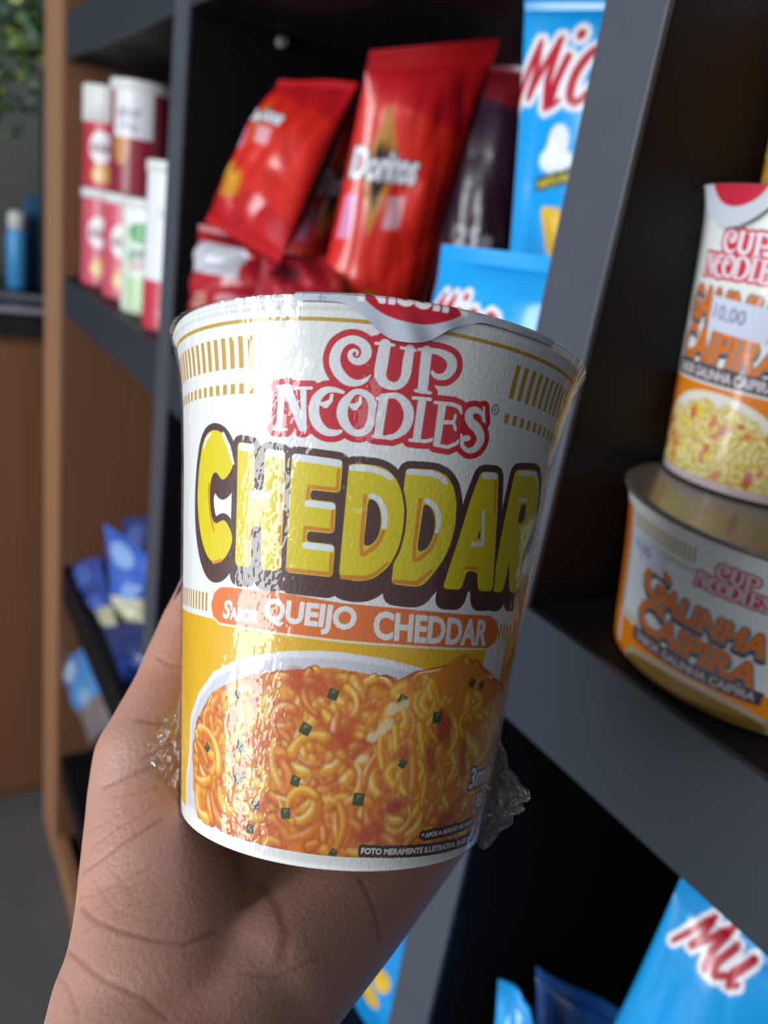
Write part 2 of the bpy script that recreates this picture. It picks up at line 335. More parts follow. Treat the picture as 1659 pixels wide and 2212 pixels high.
def cup_label():
    front = np.arange(-2.0 * SR, 2.0 * SR, 0.13)
    back = np.linspace(2.0 * SR, (2 * math.pi - 2.0) * SR, 60)[:-1]
    us = np.concatenate([front, back]); vs_ = np.concatenate([np.arange(0, 104.2, 0.135), np.linspace(104.3, 107, 16)])
    P = Print(us, vs_, 'f0f1f0')
    gold, gold2, brown, yel, org = 'c79a2a', 'b98b22', '4f2723', 'e3cf00', 'd98a00'
    # ring and meander-like bars
    hr = L(637, 688)[1]; P.rect(-200, hr - 0.35, 400, hr + 0.35, gold)
    a = L(539.6, 724); b = L(539.6, 794); c_ = L(506, 825); d_ = L(506, 848)
    pitch = 2.0
    def bars(s0, sgn, n, h0, h1, w=1.0):
        for i in range(n): P.rect(s0 + sgn * i * pitch * 1.12 - w / 2, h0, s0 + sgn * i * pitch * 1.12 + w / 2, h1, gold)
    bars(a[0], -1, 17, b[1], a[1], 1.15); bars(a[0], -1, 17, b[1] - 4.9, b[1] - 2.9, 1.15)
    a2 = L(1120, 789); b2 = L(1105, 862)
    bars((a2[0] + b2[0]) / 2, 1, 17, b2[1], a2[1], 1.15); bars((a2[0] + b2[0]) / 2, 1, 17, b2[1] - 4.9, b2[1] - 2.9, 1.15)
    # yellow field
    hy = L(397, 1316)[1]; sy = L(1046, 1412)[0]
    P.rect(-200, 3.4, sy + 4, hy, 'e8b400')
    P.poly([(sy + 1, hy + 1), (sy + 14, hy + 1), (sy + 14, 40), (sy + 9, 22), (sy + 5, 28), (sy - 2, 27)], 'e6e2e8')
    P.rect(sy + 9.5, 3.4, sy + 30, 60, 'e8a000')
    s_c = L(446, 1290)
    for i in range(14): P.rect(s_c[0] - 1.6 * i - .42, hy + 1.2, s_c[0] - 1.6 * i + .42, hy + 5.0, gold)
    for i in range(8):
        q = L(1082, 1357); P.rect(q[0] + 1.6 * i - .42, hy + 1.0, q[0] + 1.6 * i + .42, hy + 4.4, gold)
    # printed bowl
    outer = LL([(402,1745),(402,1679),(409,1623),(411,1550),(428,1498),(460,1452),(500,1430),(549,1415),(621,1406),(693,1406),(740,1409),(836,1424),(909,1443),(960,1480),(1060,1560),(1075,1700),(1000,1835),(879,1850),(768,1856),(680,1849),(597,1835),(514,1812),(440,1785)], dens=12)
    innpx = [(427,1764),(418,1700),(416,1609),(431,1545),(438,1530),(459,1495),(496,1474),(534,1460),(604,1448),(717,1442),(812,1459),(860,1470),(900,1448),(945,1452),(985,1420),(1005,1412),(1040,1432),(1062,1468),(1085,1476),(1100,1520),(1092,1600),(1060,1760),(1020,1822),(990,1822),(879,1848),(778,1855),(680,1847),(597,1833),(514,1811),(475,1792)]
    inner = LL(innpx, dens=12)
    P.poly(outer, 'e9e9ee'); P.poly(outer, 'd3d3dc', -1.3, 0.6)
    P.poly(inner, 'e08a1c')
    # mottled broth under the noodles
    poly = np.array(inner); x0, y0 = poly.min(0); x1, y1 = poly.max(0)
    r = P.sl(x0, x1, y0, y1); S, U, V = r
    E = np.stack([poly, np.roll(poly, -1, 0)], 1); ins = P.edges_sdf(E, U, V)
    n1 = vnoise(U * 0.22, V * 0.3, 5); n2 = vnoise(U * 0.5, V * 0.55, 9)
    cov = np.clip(0.5 - ins / (2 * P.aa), 0, 1)
    P.blend(S, cov * np.clip((n1 - 0.42) * 5, 0, 1) * 0.85, 'd2500e'); P.blend(S, cov * np.clip((n2 - 0.55) * 6, 0, 1) * 0.7, 'f4ac28')
    SI = ins; ux, vx = U[0], V[:, 0]
    def inside(x, y, m=0.5):
        i = np.searchsorted(ux, x); j = np.searchsorted(vx, y)
        return 0 < i < len(ux) and 0 < j < len(vx) and SI[j - 1, i - 1] < -m
    noodles(P, inside, 330, x0, x1, y0, y1, 3, (0.55, 0.95), size=1.75)
    rng = random.Random(8)
    for k in range(70):                                                   # red pepper flecks
        x, y = rng.uniform(x0, x1), rng.uniform(y0, y1)
        if inside(x, y, 1.5):
            P.ell(x, y, rng.uniform(.8, 2.2), rng.uniform(.6, 1.5), rng.choice(['c2390f', 'b8300e', 'cf5a12', 'd4601a']), rng.uniform(0, 3), 0.75, 0.7)
    noodles(P, inside, 110, x0, x1, y0, y1, 21, (0.5, 0.9), size=1.7)
    def soften(k):
        rg_ = P.col[S]; b_ = rg_.copy()
        for _ in range(k):
            for ax in (0, 1): b_ = .25 * np.roll(b_, 1, ax) + .5 * b_ + .25 * np.roll(b_, -1, ax)
        m_ = (SI < -.6)[..., None]; P.col[S] = np.where(m_, b_, rg_)
    n3 = vnoise(U * 0.16 + 5, V * 0.2, 15); P.blend(S, (SI < -.2) * np.clip((n3 - .45) * 4, 0, 1) * .45, 'e07018'); soften(2)
    noodles(P, inside, 45, x0, x1, y0, y1, 33, (0.45, 0.8), size=1.9); soften(2)
    # the lifted heap of noodles on the right
    heap = [(880,1478),(940,1452),(990,1425),(1035,1440),(1070,1490),(1085,1560),(1060,1640),(1030,1700),(960,1735),(890,1742),(845,1700),(815,1640),(820,1580),(850,1520)]
    hp = LL(heap, dens=12); P.poly(hp, 'e0861a', 0, 0.8)
    for k in range(110):
        t = rng.uniform(0, 1); ang = rng.uniform(-0.5, 0.5)
        px = rng.uniform(830, 1080); py = rng.uniform(1440, 1720); ln = rng.uniform(30, 110); cu = rng.uniform(-26, 26)
        pts = []
        for i in range(7):
            q = i / 6; a_ = L(px + cu * math.sin(q * 3.14) + ang * ln * q * 0.5, py + ln * (q - 0.5)); pts.append((*a_, rng.uniform(.85, 1.0) * (0.8 if k % 3 else 1.3)))
        if all(inside(p[0], p[1], 0.8) for p in pts):
            c3 = rng.choice([('cc7410', 'ee9a1c', 'fcc850'), ('c4640f', 'e4841a', 'f4b04c'), ('cc8a0e', 'f0b420', 'fcd860')])
            P.stroke(pts, c3[0], .12, .6); P.stroke(pts, c3[1], -.1); P.stroke([(p[0] - .2, p[1] + .1, p[2] * .35) for p in pts], c3[2], 0, .8)
    for (px, py, rx, ry, c) in [(930,1640,1.6,3.6,'b83a10'),(960,1570,2.2,4.6,'b4340e'),(1000,1640,1.2,5,'b64a12'),(870,1630,2.2,1.6,'c4500f'),(560,1480,2.6,2.2,'d26a1c'),(700,1480,3.6,2.2,'c8500f'),(640,1470,2,2.6,'c4460f'),(735,1600,3.2,2.2,'c2400c'),(755,1560,2,1.5,'cc5410'),(850,1745,3.4,1.6,'b02c0e'),(560,1745,2.6,1.4,'c9521a'),(800,1800,3.4,2,'bb4410'),(960,1780,2.6,2,'b5430f')]:
        q = L(px, py); P.ell(q[0], q[1], rx, ry, c, 0.3, 0.85, 1.2)
    soften(3)
    for (px, py, sz) in [(660,1575,2.0),(638,1687,1.7),(514,1683,2.0),(518,1612,1.8),(617,1757,1.9),(775,1727,2.2),(448,1615,1.4),(552,1740,1.5),(945,1550,2.0),(870,1650,1.4),(720,1500,1.8),(513,1500,1.3),(870,1512,1.6),(1020,1475,1.5),(540,1790,1.6),(720,1843,1.3),(1040,1480,1.4)]:
        q = L(px, py); a_ = rng.uniform(0, 1.5); cs, sn = math.cos(a_) * sz * .7, math.sin(a_) * sz * .7
        P.poly([(q[0] + cs, q[1] + sn), (q[0] - sn, q[1] + cs), (q[0] - cs * 1.1, q[1] - sn), (q[0] + sn, q[1] - cs)], '3f4322', 0.15, 0.9)
        P.poly([(q[0] + cs * .6, q[1] + sn * .6 + .2), (q[0] - sn * .5, q[1] + cs * .6 + .2), (q[0] - cs * .4, q[1] - sn * .4 + .2)], '7d8150', 0, 0.7)
    for (px, py, w, h_) in [(835,1565,1.6,1.1),(805,1592,1.3,1.0),(826,1578,1.2,.9),(782,1640,1.4,.7),(872,1522,1.3,.9),(848,1532,1.5,1.2)]:
        q = L(px, py); P.ell(q[0], q[1], w, h_, 'efdca8', 0.4, 0.85, .5)
    # white rim of the foam base
    P.rect(-200, -1, 400, L(680, 1846)[1], 'f2f2ef')
    # CHEDDAR
    o1, s1, o2, s2 = (400, 890), 400 / 1659, (780, 930), 420 / 1659
    def rnd(p, n=3):
        p = np.array(p)
        for _ in range(n): p = .25 * np.roll(p, 1, 0) + .5 * p + .25 * np.roll(p, -1, 0)
        return p
    T = lambda p, o, s, n=3: rnd(LL(p, o, s, 5), n)
    let = {}
    let['C'] = [T([(265,150),(200,180),(155,300),(125,520),(112,750),(120,950),(150,1150),(200,1300),(265,1370),(340,1335),(400,1230),(430,1120),(400,1050),(345,940),(310,980),(290,1030),(262,1030),(230,940),(218,800),(215,680),(235,570),(265,495),(300,540),(325,630),(345,620),(400,540),(435,480),(420,380),(370,240),(330,180)], o1, s1, 9)]
    let['H'] = [T([(475,270),(620,295),(610,700),(710,712),(722,335),(893,360),(880,800),(850,1420),(680,1405),(692,1025),(592,1005),(585,1385),(450,1370),(468,800)], o1, s1)]
    let['E'] = [T([(962,375),(1405,435),(1385,720),(1120,690),(1110,790),(1345,815),(1330,1085),(1090,1060),(1080,1165),(1335,1195),(1315,1475),(905,1430),(935,900)], o1, s1)]
    D1 = [(755.6,1002)] + [(780 + x * s2, 930 + y * s2) for x, y in [(0,290),(60,296),(110,300),(180,318),(240,350),(300,420),(345,540),(365,680),(352,850),(310,1020),(230,1160),(120,1250),(40,1278),(-60,1278)]] + [(733,1246)]
    let['D'] = [rnd(LL(D1, dens=5), 6), T([(62,578),(105,582),(145,620),(168,700),(172,800),(150,900),(100,970),(55,993),(18,990),(42,770)], o2, s2)]
    let['d'] = [T([(388,328),(560,336),(640,345),(730,390),(785,480),(810,620),(800,800),(762,960),(700,1100),(620,1210),(530,1315),(480,1328),(400,1322),(262,1303),(300,1000),(350,660)], o2, s2), T([(537,615),(590,640),(622,700),(635,780),(622,890),(578,990),(525,1037),(476,1035),(505,820)], o2, s2)]
    let['A'] = [T([(1028,355),(1170,365),(1160,700),(1120,1368),(1000,1365),(996,1200),(900,1190),(850,1355),(700,1345),(830,950),(950,560)], o2, s2)]
    let['R'] = [T([(1320,338),(1500,342),(1520,450),(1502,700),(1455,880),(1395,980),(1362,1120),(1332,1382),(1265,1382),(1268,1080),(1248,1200),(1205,1378),(1115,1372),(1150,1180),(1200,900),(1262,600)], o2, s2)]
    drop = 2.6
    order = 'RAdDEHC'
    for k_ in order:
        o_ = let[k_][0]
        for dy in np.linspace(0, -drop, 6): P.poly([(x, y + dy) for x, y in o_], brown, 1.55)
    hl = 'e8eef0'
    HI = {'C': ([(225,200,26),(185,250,36),(165,330,20)], [(340,195,36),(390,310,46),(432,460,26)], o1, s1),
          'H': ([(505,312,70),(590,325,70)], [(750,365,64),(865,382,64)], [(600,740,74),(740,752,74)], o1, s1),
          'E': ([(990,405,62),(1375,460,62)], [(1095,818,56),(1315,845,56)], [(1075,1195,56),(1305,1222,56)], o1, s1),
          'D': ([(-75,318,50),(60,325,50),(140,345,48),(205,368,50),(252,405,44)], [(90,556,44),(150,592,46),(190,665,48),(205,750,46),(198,820,42)], o2, s2),
          'd': ([(412,352,50),(600,366,50),(680,400,46),(722,440,42)], [(560,598,44),(618,634,44),(655,700,46),(664,780,46),(648,858,40)], o2, s2),
          'A': ([(1052,385,56),(1145,390,56)], [(1045,690,34),(1038,970,36),(955,970,44)], o2, s2),
          'R': ([(1352,366,44),(1488,370,40),(1505,470,24)], [(1352,592,30),(1415,592,28)], o2, s2)}
    SH = {'C': ([(212,640,26),(210,760,28),(222,900,28),(255,1060,34)], [(250,1350,30),(320,1330,30)], o1, s1),
          'H': ([(868,420,34),(835,1400,36)], [(600,330,26),(600,690,26)], [(580,1020,26),(570,1370,26)], o1, s1),
          'E': ([(1375,520,34),(1362,695,36),(1108,668,36),(1095,780,36)], [(1322,890,34),(1312,1062,36),(1075,1036,36),(1062,1150,34)], [(1312,1280,34),(1300,1452,36),(920,1412,36)], o1, s1),
          'D': ([(35,560,34),(2,1020,36),(60,1030,40),(135,970,40),(190,862,36)], [(-160,1250,40),(40,1258,40),(120,1225,34),(230,1130,24)], o2, s2),
          'd': ([(508,590,36),(452,1070,36),(530,1065,40),(605,990,38),(645,885,32)], [(285,1288,36),(480,1305,40),(600,1195,26)], o2, s2),
          'A': ([(1150,430,26),(1140,700,26)], [(890,1172,28),(1000,1180,28)], o2, s2), 'R': ([(1350,700,22),(1335,800,22)], [(1340,1330,30),(1345,1250,20)], o2, s2)}
    for k_ in order:
        polys = let[k_]; P.poly(polys[0], brown, 0.62); P.poly(polys[0], yel, 0.12)
        *ss, o_, sc_ = SH[k_]
        for s_ in ss: P.stroke(LS(s_, o_, sc_), org, 0, 0.8)
        if len(polys) > 1: P.poly(polys[1], brown)
        if k_ == 'A': P.poly(T([(1018, 830), (1018, 935), (985, 935)], o2, s2), brown)
        if k_ == 'R': P.poly(T([(1372,620),(1412,622),(1398,760),(1370,808),(1335,803)], o2, s2), brown)
        *ss, o_, sc_ = HI[k_]
        for s_ in ss: P.stroke(LS(s_, o_, sc_), hl)
    draw_logo(P)
    q = L(1070, 885); ring = [(q[0] + .8 * math.cos(t), q[1] + .95 * math.sin(t), .1) for t in np.linspace(0, 6.3, 24)]
    P.stroke(ring, '3a3038'); P.text('R', (q[0] - .38, q[1] + .5), (q[0] + .4, q[1] + .5), (q[0] - .38, q[1] - .5), '3a3038')
    # flavour pill
    pill = [(490,1268),(600,1279),(740,1303),(850,1313),(1000,1327),(1060,1330),(1074,1342),(1078,1364),(1070,1388),(1053,1400),(980,1399),(900,1395),(800,1388),(740,1383),(600,1366),(474,1345),(460,1330),(456,1305),(463,1280),(475,1269)]
    pl = LL(pill, dens=10); P.poly([(x, y - .35) for x, y in pl], 'f3e9c8', 0.1); P.poly(pl, 'e8742a')
    def tx(st, tl, tr, bl, c, grow=0): P.text(st, L(*tl), L(*tr), L(*bl), c, grow)
    tx('QUEIJO', (575,1293), (771,1314), (570,1352), 'f2efec', 0.24)
    tx('CHEDDAR', (811,1321), (1054,1341), (808,1378), 'f2efec', 0.24)
    tx('S', (487,1297), (500,1299), (481,1333), 'f2efec', 0.16); tx('ABOR', (500,1312), (558,1321), (497,1337), 'f2efec', 0.16)
    # small print on brown bands
    def band(st, tl, tr, bl, g=0.16):
        tl, tr, bl = L(*tl), L(*tr), L(*bl); P.text(st, tl, tr, bl, '3d1c22', 0.75); P.text(st, tl, tr, bl, 'e9e2e2', g)
    band('* APÓS A ADIÇÃO DE ÁGUA', (912,1799), (1020,1768), (910,1812), 0.08)
    band('FOTO MERAMENTE ILUSTRATIVA. SUGESTÃO', (782,1829), (1022,1798), (780,1844), 0.08)
    band('3min', (1020,1662), (1062,1640), (1012,1704), 0.25)
    band('80g', (1030,1715), (1056,1700), (1026,1752), 0.2)
    # a tiny vertical line of print at the far left
    for i in range(60):
        q = L(399, 1330); P.rect(-(59.5), 20 + i * 0.8, -(58.6), 20.45 + i * 0.8, '6b5530')
    U, V = np.meshgrid(us, vs_)
    th = U / SR; r = prof(V)
    # pressed foam lip
    lip = np.clip((V - 104.6) / 2.4, 0, 1); r = r + 0.35 * np.sin(np.clip((V - 104.3) / 1.5, 0, 1) * math.pi) - 1.1 * lip ** 3
    r = r - 0.5 * (1 - np.clip(V / 0.6, 0, 1)) ** 2
    co = cw(cyl(th, V, r)).reshape(-1, 3)
    me = mesh_from(co - CUP_O, grid_faces(len(vs_), len(us), wrap=True)); set_col(me, P.col)
    return me
CUP_O = cw(CB)
cup = thing('noodle_cup', 'large white cheddar noodle cup with yellow lettering held in the hand, wrapped in clear film', 'noodle cup', CUP_O)
link('cup_body', cup_label(), cup, MAT['cup_print'])
def ring_surface(profile, n=160, noise=0.0):
    th = np.linspace(0, 2 * math.pi, n, endpoint=False); pr = np.array(profile)
    TH, H_ = np.meshgrid(th, pr[:, 0]); R_ = np.repeat(pr[:, 1:2], n, 1)
    return cw(cyl(TH, H_, R_)).reshape(-1, 3) - CUP_O, grid_faces(len(pr), n, wrap=True)
v_, f_ = ring_surface([(0.0, 33.9), (-0.1, 32.5), (0.9, 31.5), (1.0, 16), (1.0, 0.01)]); link('cup_base', mesh_from(v_, f_), cup, MAT['white_plastic'])
# foil lid with its pull tab folded over the rim
v_, f_ = ring_surface([(106.9, 47.4), (107.15, 47.5), (107.3, 47.2), (107.3, 44), (107.2, 20), (107.2, 0.01)])
lm = mesh_from(v_, f_); set_col(lm, np.tile(srgb('b9bcc2'), (len(v_), 1))); lid = link('foil_lid', lm, cup, MAT['foil'])
def tab_mesh():
    edge = [(640,640),(700,642),(735,648),(760,665),(792.5,691),(818.6,720),(845,738),(884,746),(916,743),(942,730),(968,714),(994,706),(1037,698),(1085,697),(1130,712),(1190,742)]
    E = np.array([L(*p) for p in edge]); E[:, 1] = np.minimum(E[:, 1], 105.6)
    us = np.arange(E[0, 0], E[-1, 0], 0.22); hb = np.interp(us, E[:, 0], E[:, 1])
    ker = np.ones(9) / 9; hb = np.convolve(np.pad(hb, 4, mode='edge'), ker, 'valid')
    rows = 90; top = 112.0
    P = Print(us, np.arange(rows) * 1.0, 'b4b9c4')
    U = np.repeat(us[None], rows, 0); q = np.linspace(0, 1, rows)[:, None]; V = hb[None] + (top - hb[None]) * q
    red = np.array([L(*p) for p in [(788,637),(815,665),(851,691),(890,702.5),(923,697.6),(962,676),(985,660)]])
    cx_ = red[3, 0]; rr = 11.2; hc = red[3, 1] + rr
    d = np.hypot((U - cx_) * 1.0, V - hc) - rr
    a = np.clip(0.5 - d / 0.3, 0, 1)[..., None]; P.col = P.col * (1 - a) + srgb('b01428') * a
    # lettering that runs over the fold, seen from below as its lower half
    Et, _ = text_edges('NISSIN'); x0, x1 = cx_ - 8.6, cx_ + 8.2; y0, y1 = 106.0, 111.0
    Et = np.stack([x0 + Et[..., 0] * (x1 - x0), y0 + Et[..., 1] * (y1 - y0)], -1)
    dd = P.edges_sdf(Et, U, V) - 0.25; a = np.clip(0.5 - dd / 0.25, 0, 1)[..., None]; P.col = P.col * (1 - a) + srgb('e6dfe2') * a
    # shape: above h=107 the sheet turns inward over the lid
    over = np.clip(V - 106.6, 0, None); down = np.clip(106.6 - V, 0, None)
    tipw = np.clip((105.4 - hb) / 9, 0, 1)[None]
    r = prof(np.minimum(V, 106.6)) + 0.75 + down * 0.16 * tipw
    r = np.where(over > 0, prof(106.6) + 0.75 - over * 0.9, r); h = np.where(over > 0, 106.6 + 1.2 * (1 - np.exp(-over / 1.0)) * 1.0, V)
    r = r + 0.25 * np.sin(U * 0.9 + V * 0.4) * np.clip(down / 4, 0, 1)
    A = cw(cyl(U / SR, h, r)).reshape(-1, 3) - CUP_O; B = cw(cyl(U / SR, h, r - 0.12)).reshape(-1, 3) - CUP_O
    n = len(A); fa = grid_faces(rows, len(us)); fb = grid_faces(rows, len(us), off=n, flip=True)
    me = mesh_from(np.concatenate([A, B]), np.concatenate([fa, fb])); set_col(me, np.concatenate([P.col.reshape(-1, 3)] * 2)); return me
tb = link('pull_tab', tab_mesh(), lid, MAT['foil']); tag(tb, 'silver pull tab with red half disc')
# clear film around the cup
def film_mesh():
    us = np.linspace(-math.pi * SR, math.pi * SR, 900, endpoint=False); hs = np.linspace(1.0, 108.2, 420)
    U, V = np.meshgrid(us, hs)
    crk = vnoise(U * 0.35, V * 0.16, 31, 4) - 0.5
    fine = np.abs(vnoise(U * 0.9, V * 0.5, 41, 3) - 0.5)
    band = np.exp(-((U - L(585, 1200)[0] + 1.5 * np.sin(V * .12)) / 6.0) ** 2); spk = np.abs(vnoise(U * 1.5, V * 1.1, 55, 2) - 0.5)
    vert = np.abs(((U * 0.28 + 0.6 * vnoise(V * 0.03, U * 0.02, 3)) % 1) - 0.5)
    topw = np.clip((V - 97) / 8, 0, 1)
    r = prof(np.minimum(V, 107)) + 0.55 + crk * (0.22 + 0.25 * band) + fine * (0.10 + 0.2 * band) + spk * band * 0.42 + topw * 0.35 * (vnoise(U * 0.8, V * 0.12, 77, 3) - 0.3)
    r = np.maximum(r, prof(np.minimum(V, 107)) + 0.22)
    r = np.where(V > 106.8, r - (V - 106.8) * 2.2, r)
    co = cw(cyl(U / SR, V, r)).reshape(-1, 3) - CUP_O
    return mesh_from(co, grid_faces(len(hs), len(us), wrap=True))
flm = link('shrink_film', film_mesh(), cup, MAT['film']); tag(flm, 'clear crinkled plastic wrap')
def film_skirt(sgn, base_th, ext, seed):
    """gathered film sticking out beside the foot of the cup"""
    nu, nv = 90, 70
    t = np.linspace(0, 1, nv)[:, None]; q = np.linspace(0, 1, nu)[None]
    h = 25 * (1 - t) + 1.2 * t + 0 * q
    shape = np.where(t < 0.45, (t / 0.45) ** 1.2, 1 - ((t - 0.45) / 0.55) ** 1.7 * 0.75)
    amp = ext * shape * (1 + 0.5 * (vnoise(t * 11, q * 0, seed) - 0.5) * 2)
    V3 = []
    for side in (1, -1):
        w = side * (3.0 * (1 - q) + 0.3) + 5.0 * (vnoise(q * 4, t * 12, seed + 3 + side, 4) - 0.5) * np.sqrt(q)
        r = prof(h) + 0.4 + amp * q + 1.6 * (vnoise(q * 6, t * 16, seed + 9) - .5) * q
        th = base_th + w / 40.0; hh = h - 2.0 * q * t + 1.3 * (vnoise(q * 4, t * 9, seed + 5) - .5) * q
        V3.append(cw(cyl(th + 0 * q, hh, r)).reshape(-1, 3) - CUP_O)
    f = np.concatenate([grid_faces(nv, nu), grid_faces(nv, nu, off=nv * nu, flip=True)])
    return mesh_from(np.concatenate(V3), f)
for sg, th_, ex, sd in ((-1, -1.38, 7.0, 3), (1, 1.22, 7.2, 8)):
    tag(link('film_gather', film_skirt(sg, th_, ex, sd), cup, MAT['film_fold']), 'crumpled clear film bunched at the foot')

# ------------------------------------------------------------------ the hand
def skin_mat():
    m, t, b = nodes('skin'); Ln = t.links.new
    tc = t.nodes.new('ShaderNodeTexCoord'); n1 = t.nodes.new('ShaderNodeTexNoise'); n2 = t.nodes.new('ShaderNodeTexNoise'); vo = t.nodes.new('ShaderNodeTexVoronoi')
    n1.inputs['Scale'].default_value = 42; n1.inputs['Detail'].default_value = 3; n2.inputs['Scale'].default_value = 900; vo.inputs['Scale'].default_value = 620; vo.feature = 'DISTANCE_TO_EDGE'
    mx = t.nodes.new('ShaderNodeMix'); mx.data_type = 'RGBA'; mx.inputs[6].default_value = (*srgb('b0887a'), 1); mx.inputs[7].default_value = (*srgb('bb8876'), 1)
    mp = t.nodes.new('ShaderNodeMapping'); mp.inputs['Scale'].default_value = (1, 0.6, 1.4)
    Ln(tc.outputs['Object'], n1.inputs['Vector']); Ln(tc.outputs['Object'], n2.inputs['Vector']); Ln(tc.outputs['Object'], mp.inputs[0]); Ln(mp.outputs[0], vo.inputs['Vector'])
    cr = t.nodes.new('ShaderNodeAttribute'); cr.attribute_name = 'Col'
    m2 = t.nodes.new('ShaderNodeMix'); m2.data_type = 'RGBA'; m2.blend_type = 'MULTIPLY'; m2.inputs[0].default_value = 1.0
    Ln(n1.outputs[0], mx.inputs[0]); Ln(mx.outputs[2], m2.inputs[6]); Ln(cr.outputs['Color'], m2.inputs[7]); Ln(m2.outputs[2], b.inputs['Base Color'])
    ad = t.nodes.new('ShaderNodeMath'); ad.operation = 'MULTIPLY_ADD'; ad.inputs[1].default_value = 0.5
    Ln(vo.outputs['Distance'], ad.inputs[0]); Ln(n2.outputs[0], ad.inputs[2])
    bp = t.nodes.new('ShaderNodeBump'); bp.inputs['Strength'].default_value = 0.35; bp.inputs['Distance'].default_value = 0.0005
    Ln(ad.outputs[0], bp.inputs['Height']); Ln(bp.outputs[0], b.inputs['Normal'])
    setp(b, Roughness=0.5); b.inputs['Subsurface Weight'].default_value = 0.18; b.inputs['Subsurface Radius'].default_value = (0.004, 0.0015, 0.0008); b.inputs['Subsurface Scale'].default_value = 1.0
    return m
def capsule_verts(a, b, ra, rb, n=28):
    a = np.array(a, float); b = np.array(b, float); d = b - a; ln = np.linalg.norm(d); d = d / ln
    u = np.cross(d, [0.3, 0.9, 0.1]); u /= np.linalg.norm(u); v = np.cross(d, u)
    th = np.linspace(0, 2 * math.pi, n, endpoint=False); rows = []
    for ph in np.linspace(-math.pi / 2 + 0.02, 0, 7): rows.append((a + d * ra * math.sin(ph), ra * math.cos(ph)))
    for k in (0.33, 0.66): rows.append((a + (b - a) * k, ra + (rb - ra) * k))
    for ph in np.linspace(0, math.pi / 2 - 0.02, 7): rows.append((b + d * rb * math.sin(ph), rb * math.cos(ph)))
    V = np.concatenate([c + r * (np.cos(th)[:, None] * u + np.sin(th)[:, None] * v) for c, r in rows])
    return V, grid_faces(len(rows), n, wrap=True), len(rows), n
def wrap_pt(phi, h, off):                                   # a point around the back of the cup; phi in degrees to the right of the back
    return cyl(math.pi - math.radians(phi), h, prof(h) + off)
def build_hand():
    seg = []
    def chain(pts):
        for a, b in zip(pts[:-1], pts[1:]): seg.append((a[:3], b[:3], a[3], b[3]))
    # forearm and wrist (two bones side by side make the oval section)
    chain([(-150, 240, -190, 33), (-62, 138, 20, 25), (-48, 118, 85, 21), (-41.5, 106, 128, 18.5), (-47, 98, 158, 19)])
    chain([(-134, 240, -190, 33), (-46, 138, 20, 25), (-38, 118, 85, 20), (-38, 106, 128, 17), (-27, 99, 158, 16)])
    chain([(-52, 134, 20, 26), (-44, 115, 85, 20), (-39, 105, 128, 18), (-33, 101, 158, 17)])
    # ball of the thumb, thumb
    chain([(-44, 97, 150, 18), (-48, 90, 170, 18.5), (-56, 68, 187, 14.0), (-57, 60, 191, 13.2)])
    chain([(-57, 60, 191, 13.0), (-54.0, 46, 203, 10.6), (-52.0, 38, 208, 10.4)])
    chain([(-52.0, 38, 208, 10.2), (-51.0, 31, 212, 9.3), (-49.6, 24.5, 214.5, 8.0)])
    chain([(-47, 96, 168, 17), (-38, 92, 196, 13)])
    # palm to knuckles
    kn = [(-34, 84, 222, 11.5), (-16, 87, 229, 11.5), (2, 88, 229, 11), (16, 88, 222, 10)]
    st = [(-40, 100, 160, 16), (-30, 101, 160, 16), (-28, 100, 160, 16), (-24, 97, 160, 15.5)]
    md = [(-38, 95, 190, 14.5), (-22, 97, 195, 14.5), (-9, 96, 195, 14), (-8, 94.5, 186, 13.5)]
    for a, m_, b in zip(st, md, kn): chain([a, m_, b])
    chain([md[0], md[1]]); chain([md[1], md[2]]); chain([md[2], md[3]])
    # fingers close round the back of the cup
    spec = [(-34, (14, 44), 9.0, 30), (-12, (20, 52), 9.2, 34), (8, (18, 47), 8.8, 32), (26, (10, 32), 7.8, 26)]
    for (x, y, z, r), (phi, (h0, h1), fr, dphi) in zip(kn, spec):
        p1 = wrap_pt(phi, h0, fr + 1.0); p2 = wrap_pt(phi + dphi * 0.25, h0 + (h1 - h0) * 0.6, fr * 0.95 + 0.8); p3 = wrap_pt(phi + dphi * 0.55, h1, fr * 0.9 + 0.6)
        p4 = wrap_pt(phi + dphi * 0.85, h1 + 8, fr * 0.8 + 0.5)
        chain([(x, y, z, r), (*p1, fr + 0.6), (*p2, fr), (*p3, fr * 0.92), (*p4, fr * 0.78)])
    V = []; Fc = []; off = 0
    for a, b, ra, rb in seg:
        v, f, nr, n = capsule_verts(a, b, ra, rb); V.append(v); Fc += [tuple(int(i) for i in q + off) for q in f]
        Fc.append(tuple(range(off + n - 1, off - 1, -1))); Fc.append(tuple(range(off + (nr - 1) * n, off + nr * n))); off += len(v)
    me = mesh_from(np.concatenate(V), Fc)
    o = bpy.data.objects.new('tmp', me); C.objects.link(o)
    md_ = o.modifiers.new('r', 'REMESH'); md_.mode = 'VOXEL'; md_.voxel_size = 1.15
    sm = o.modifiers.new('s', 'SMOOTH'); sm.iterations = 14; sm.factor = 0.6
    su = o.modifiers.new('u', 'SUBSURF'); su.levels = 1; su.render_levels = 1
    dg = bpy.context.evaluated_depsgraph_get(); dg.update()
    out = bpy.data.meshes.new_from_object(o.evaluated_get(dg)); bpy.data.objects.remove(o)
    n = len(out.vertices); co = np.empty(n * 3); out.vertices.foreach_get('co', co); co = co.reshape(-1, 3)
    nor = np.empty(n * 3); out.vertices.foreach_get('normal', nor); nor = nor.reshape(-1, 3)
    # creases: traced lines laid on the skin, pressed in a little
    bvh = BVHTree.FromPolygons([tuple(c) for c in co], [tuple(p.vertices) for p in out.polygons])
